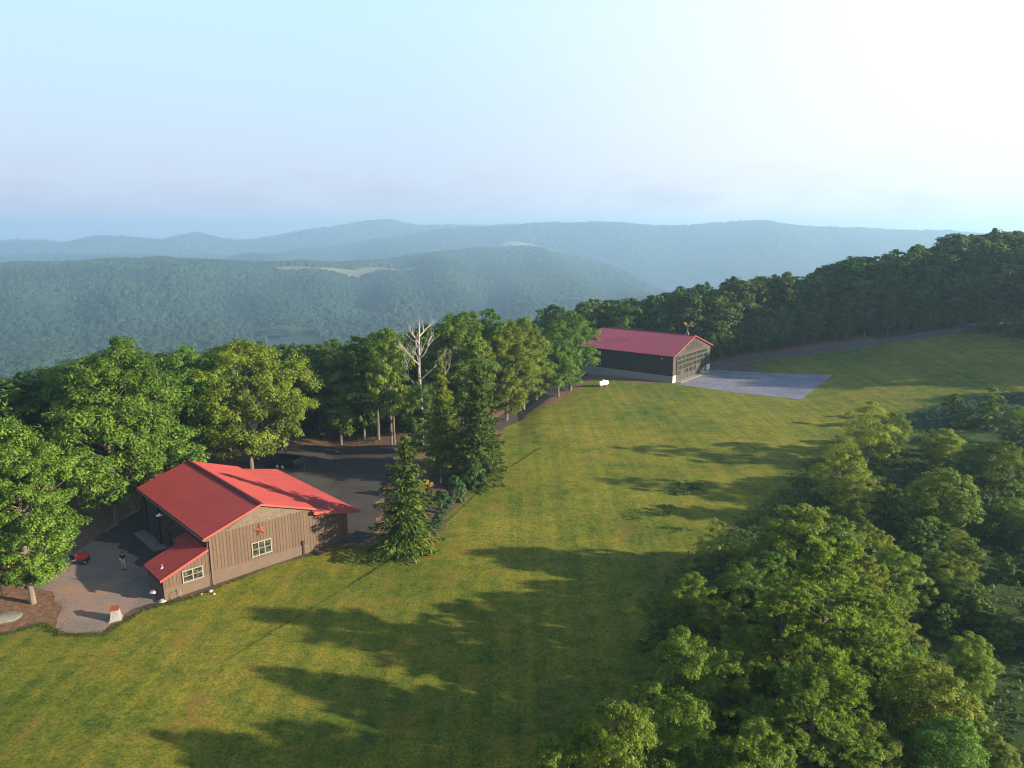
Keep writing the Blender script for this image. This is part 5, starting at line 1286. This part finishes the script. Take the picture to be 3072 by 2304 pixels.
# ------------------------------------------------------------------ person standing on the gravel
def skin_obj(name, nodes, edges, mat, parent, sub=2):
    me = bpy.data.meshes.new(name); me.from_pydata([p for p, r in nodes], edges, []); me.update()
    o = link(name, me, parent); sm = o.modifiers.new('skin', 'SKIN'); ss = o.modifiers.new('subd', 'SUBSURF'); ss.levels = sub; ss.render_levels = sub
    for i, (p, r) in enumerate(nodes):
        v = me.skin_vertices[0].data[i]; v.radius = r if isinstance(r, tuple) else (r, r); v.use_root = (i == 0)
    sm.use_smooth_shade = True; me.materials.append(mat); return o
pe = hit(373, 1709); per = empty('person', (pe.x, pe.y, Gs(pe.x, pe.y)), R_(-6)); tag(per, 'person in black shirt, grey trousers and cap holding a controller on the dark gravel', 'person')
M['skin'] = simple('skin', (.42,.25,.17), .6, .06, 4, .02); M['khaki'] = simple('grey_trousers', (.33,.31,.28), .85, .08, 5, .1); M['shirt'] = simple('black_shirt', (.014,.015,.018), .85, .1, 5, .1)
# -y faces the camera side
bn = [((0,0,.95),(.14,.10)),((0,0,1.12),(.13,.09)),((0,0,1.32),(.155,.10)),((0,0,1.45),(.12,.08)),((0,-.01,1.53),.055),((0,-.02,1.60),(.072,.082)),((0,-.02,1.70),(.076,.09)),((0,-.01,1.76),(.05,.06)),
      ((.19,0,1.42),.055),((.26,.02,1.17),.042),((.16,-.24,1.13),.033),((.09,-.33,1.15),.028),((-.19,0,1.42),.055),((-.26,.02,1.17),.042),((-.16,-.24,1.13),.033),((-.09,-.33,1.15),.028),
      ((.10,0,.86),.095),((.13,-.02,.50),.062),((.15,.02,.10),.040),((.16,-.12,.035),.035),((-.10,0,.86),.095),((-.13,-.01,.50),.062),((-.15,.02,.10),.040),((-.18,-.11,.035),.035)]
be = [(0,1),(1,2),(2,3),(3,4),(4,5),(5,6),(6,7),(3,8),(8,9),(9,10),(10,11),(3,12),(12,13),(13,14),(14,15),(0,16),(16,17),(17,18),(18,19),(0,20),(20,21),(21,22),(22,23)]
body = skin_obj('body', bn, be, M['skin'], per)
shn = [((0,0,.97),(.165,.125)),((0,0,1.12),(.15,.11)),((0,0,1.32),(.18,.12)),((0,0,1.44),(.135,.095)),((.19,0,1.42),.072),((.25,.01,1.20),.064),((-.19,0,1.42),.072),((-.25,.01,1.20),.064)]
skin_obj('shirt', shn, [(0,1),(1,2),(2,3),(3,4),(4,5),(3,6),(6,7)], M['shirt'], per)
trn = [((0,0,.97),(.155,.118)),((0,0,.90),(.15,.12)),((.10,0,.82),.108),((.13,-.02,.50),.082),((.15,.02,.10),.066),((-.10,0,.82),.108),((-.13,-.01,.50),.082),((-.15,.02,.10),.066)]
skin_obj('trousers', trn, [(0,1),(1,2),(2,3),(3,4),(1,5),(5,6),(6,7)], M['khaki'], per)
a = MB(); a.lathe([(.092,1.70),(.097,1.735),(.082,1.79),(.045,1.825),(.01,1.83)], (0,-.015,0)); a.poly([(-.08,-.09,1.715),(.08,-.09,1.715),(.06,-.20,1.70),(-.06,-.20,1.70),(-.08,-.09,1.73),(.08,-.09,1.73),(.06,-.20,1.715),(-.06,-.20,1.715)], [(0,3,2,1),(4,5,6,7),(0,1,5,4),(1,2,6,5),(2,3,7,6),(3,0,4,7)])
a.build('cap', M['black'], per, True)
for s_ in (-1, 1):                                       # fingers closed on the controller
    for k in range(4):
        x0 = s_*(.085-.012*0); z0 = 1.185-.021*k; skin_obj('finger', [((s_*.095,-.345,z0),.012),((s_*.088,-.385,z0),.011),((s_*.060,-.402,z0-.004),.010),((s_*(.036+.004*k),-.398,z0-.006),.008)], [(0,1),(1,2),(2,3)], M['skin'], body, 1)
    skin_obj('thumb', [((s_*.085,-.335,1.17),.013),((s_*.062,-.345,1.205),.012),((s_*.040,-.36,1.212),.010)], [(0,1),(1,2)], M['skin'], body, 1)
    a = MB(); a.box(s_*.16-.045, s_*.16+.045, -.20, .06, 0, .085); q = a.build('shoe', M['black'], per, bevel=.02)
a = MB(); a.lathe([(.012,0),(.004,.018)], (0,-.118,1.665), 'Z', 8); a.build('nose', M['skin'], body)
a = MB(); a.box(-.085,.085,-.39,-.345,1.10,1.19); a.box(-.07,.07,-.375,-.36,1.19,1.27); co = a.build('remote_controller', M['white'], None, bevel=.008)
co.location = per.location; co.rotation_euler = per.rotation_euler; tag(co, 'small white controller held in both hands of the person', 'controller')

# ------------------------------------------------------------------ haze over the whole place
hz = MB(); hz.box(-7400, 7400, -7400, 7400, float(Z.min())-1, float(Z.max())+32); ho = hz.build('haze', None)
ho.data.materials.clear()
m = bpy.data.materials.new('haze_air'); m.use_nodes = True; n = m.node_tree.nodes; n.clear()
pv = n.new('ShaderNodeVolumePrincipled'); pv.inputs['Density'].default_value = 3.1e-4; pv.inputs['Color'].default_value = (.46,.72,1.0,1); pv.inputs['Anisotropy'].default_value = .3
o = n.new('ShaderNodeOutputMaterial'); m.node_tree.links.new(pv.outputs[0], o.inputs['Volume']); ho.data.materials.append(m)
tag(ho, 'thin blue morning haze filling the valley and veiling the far hills', 'haze', kind='stuff')
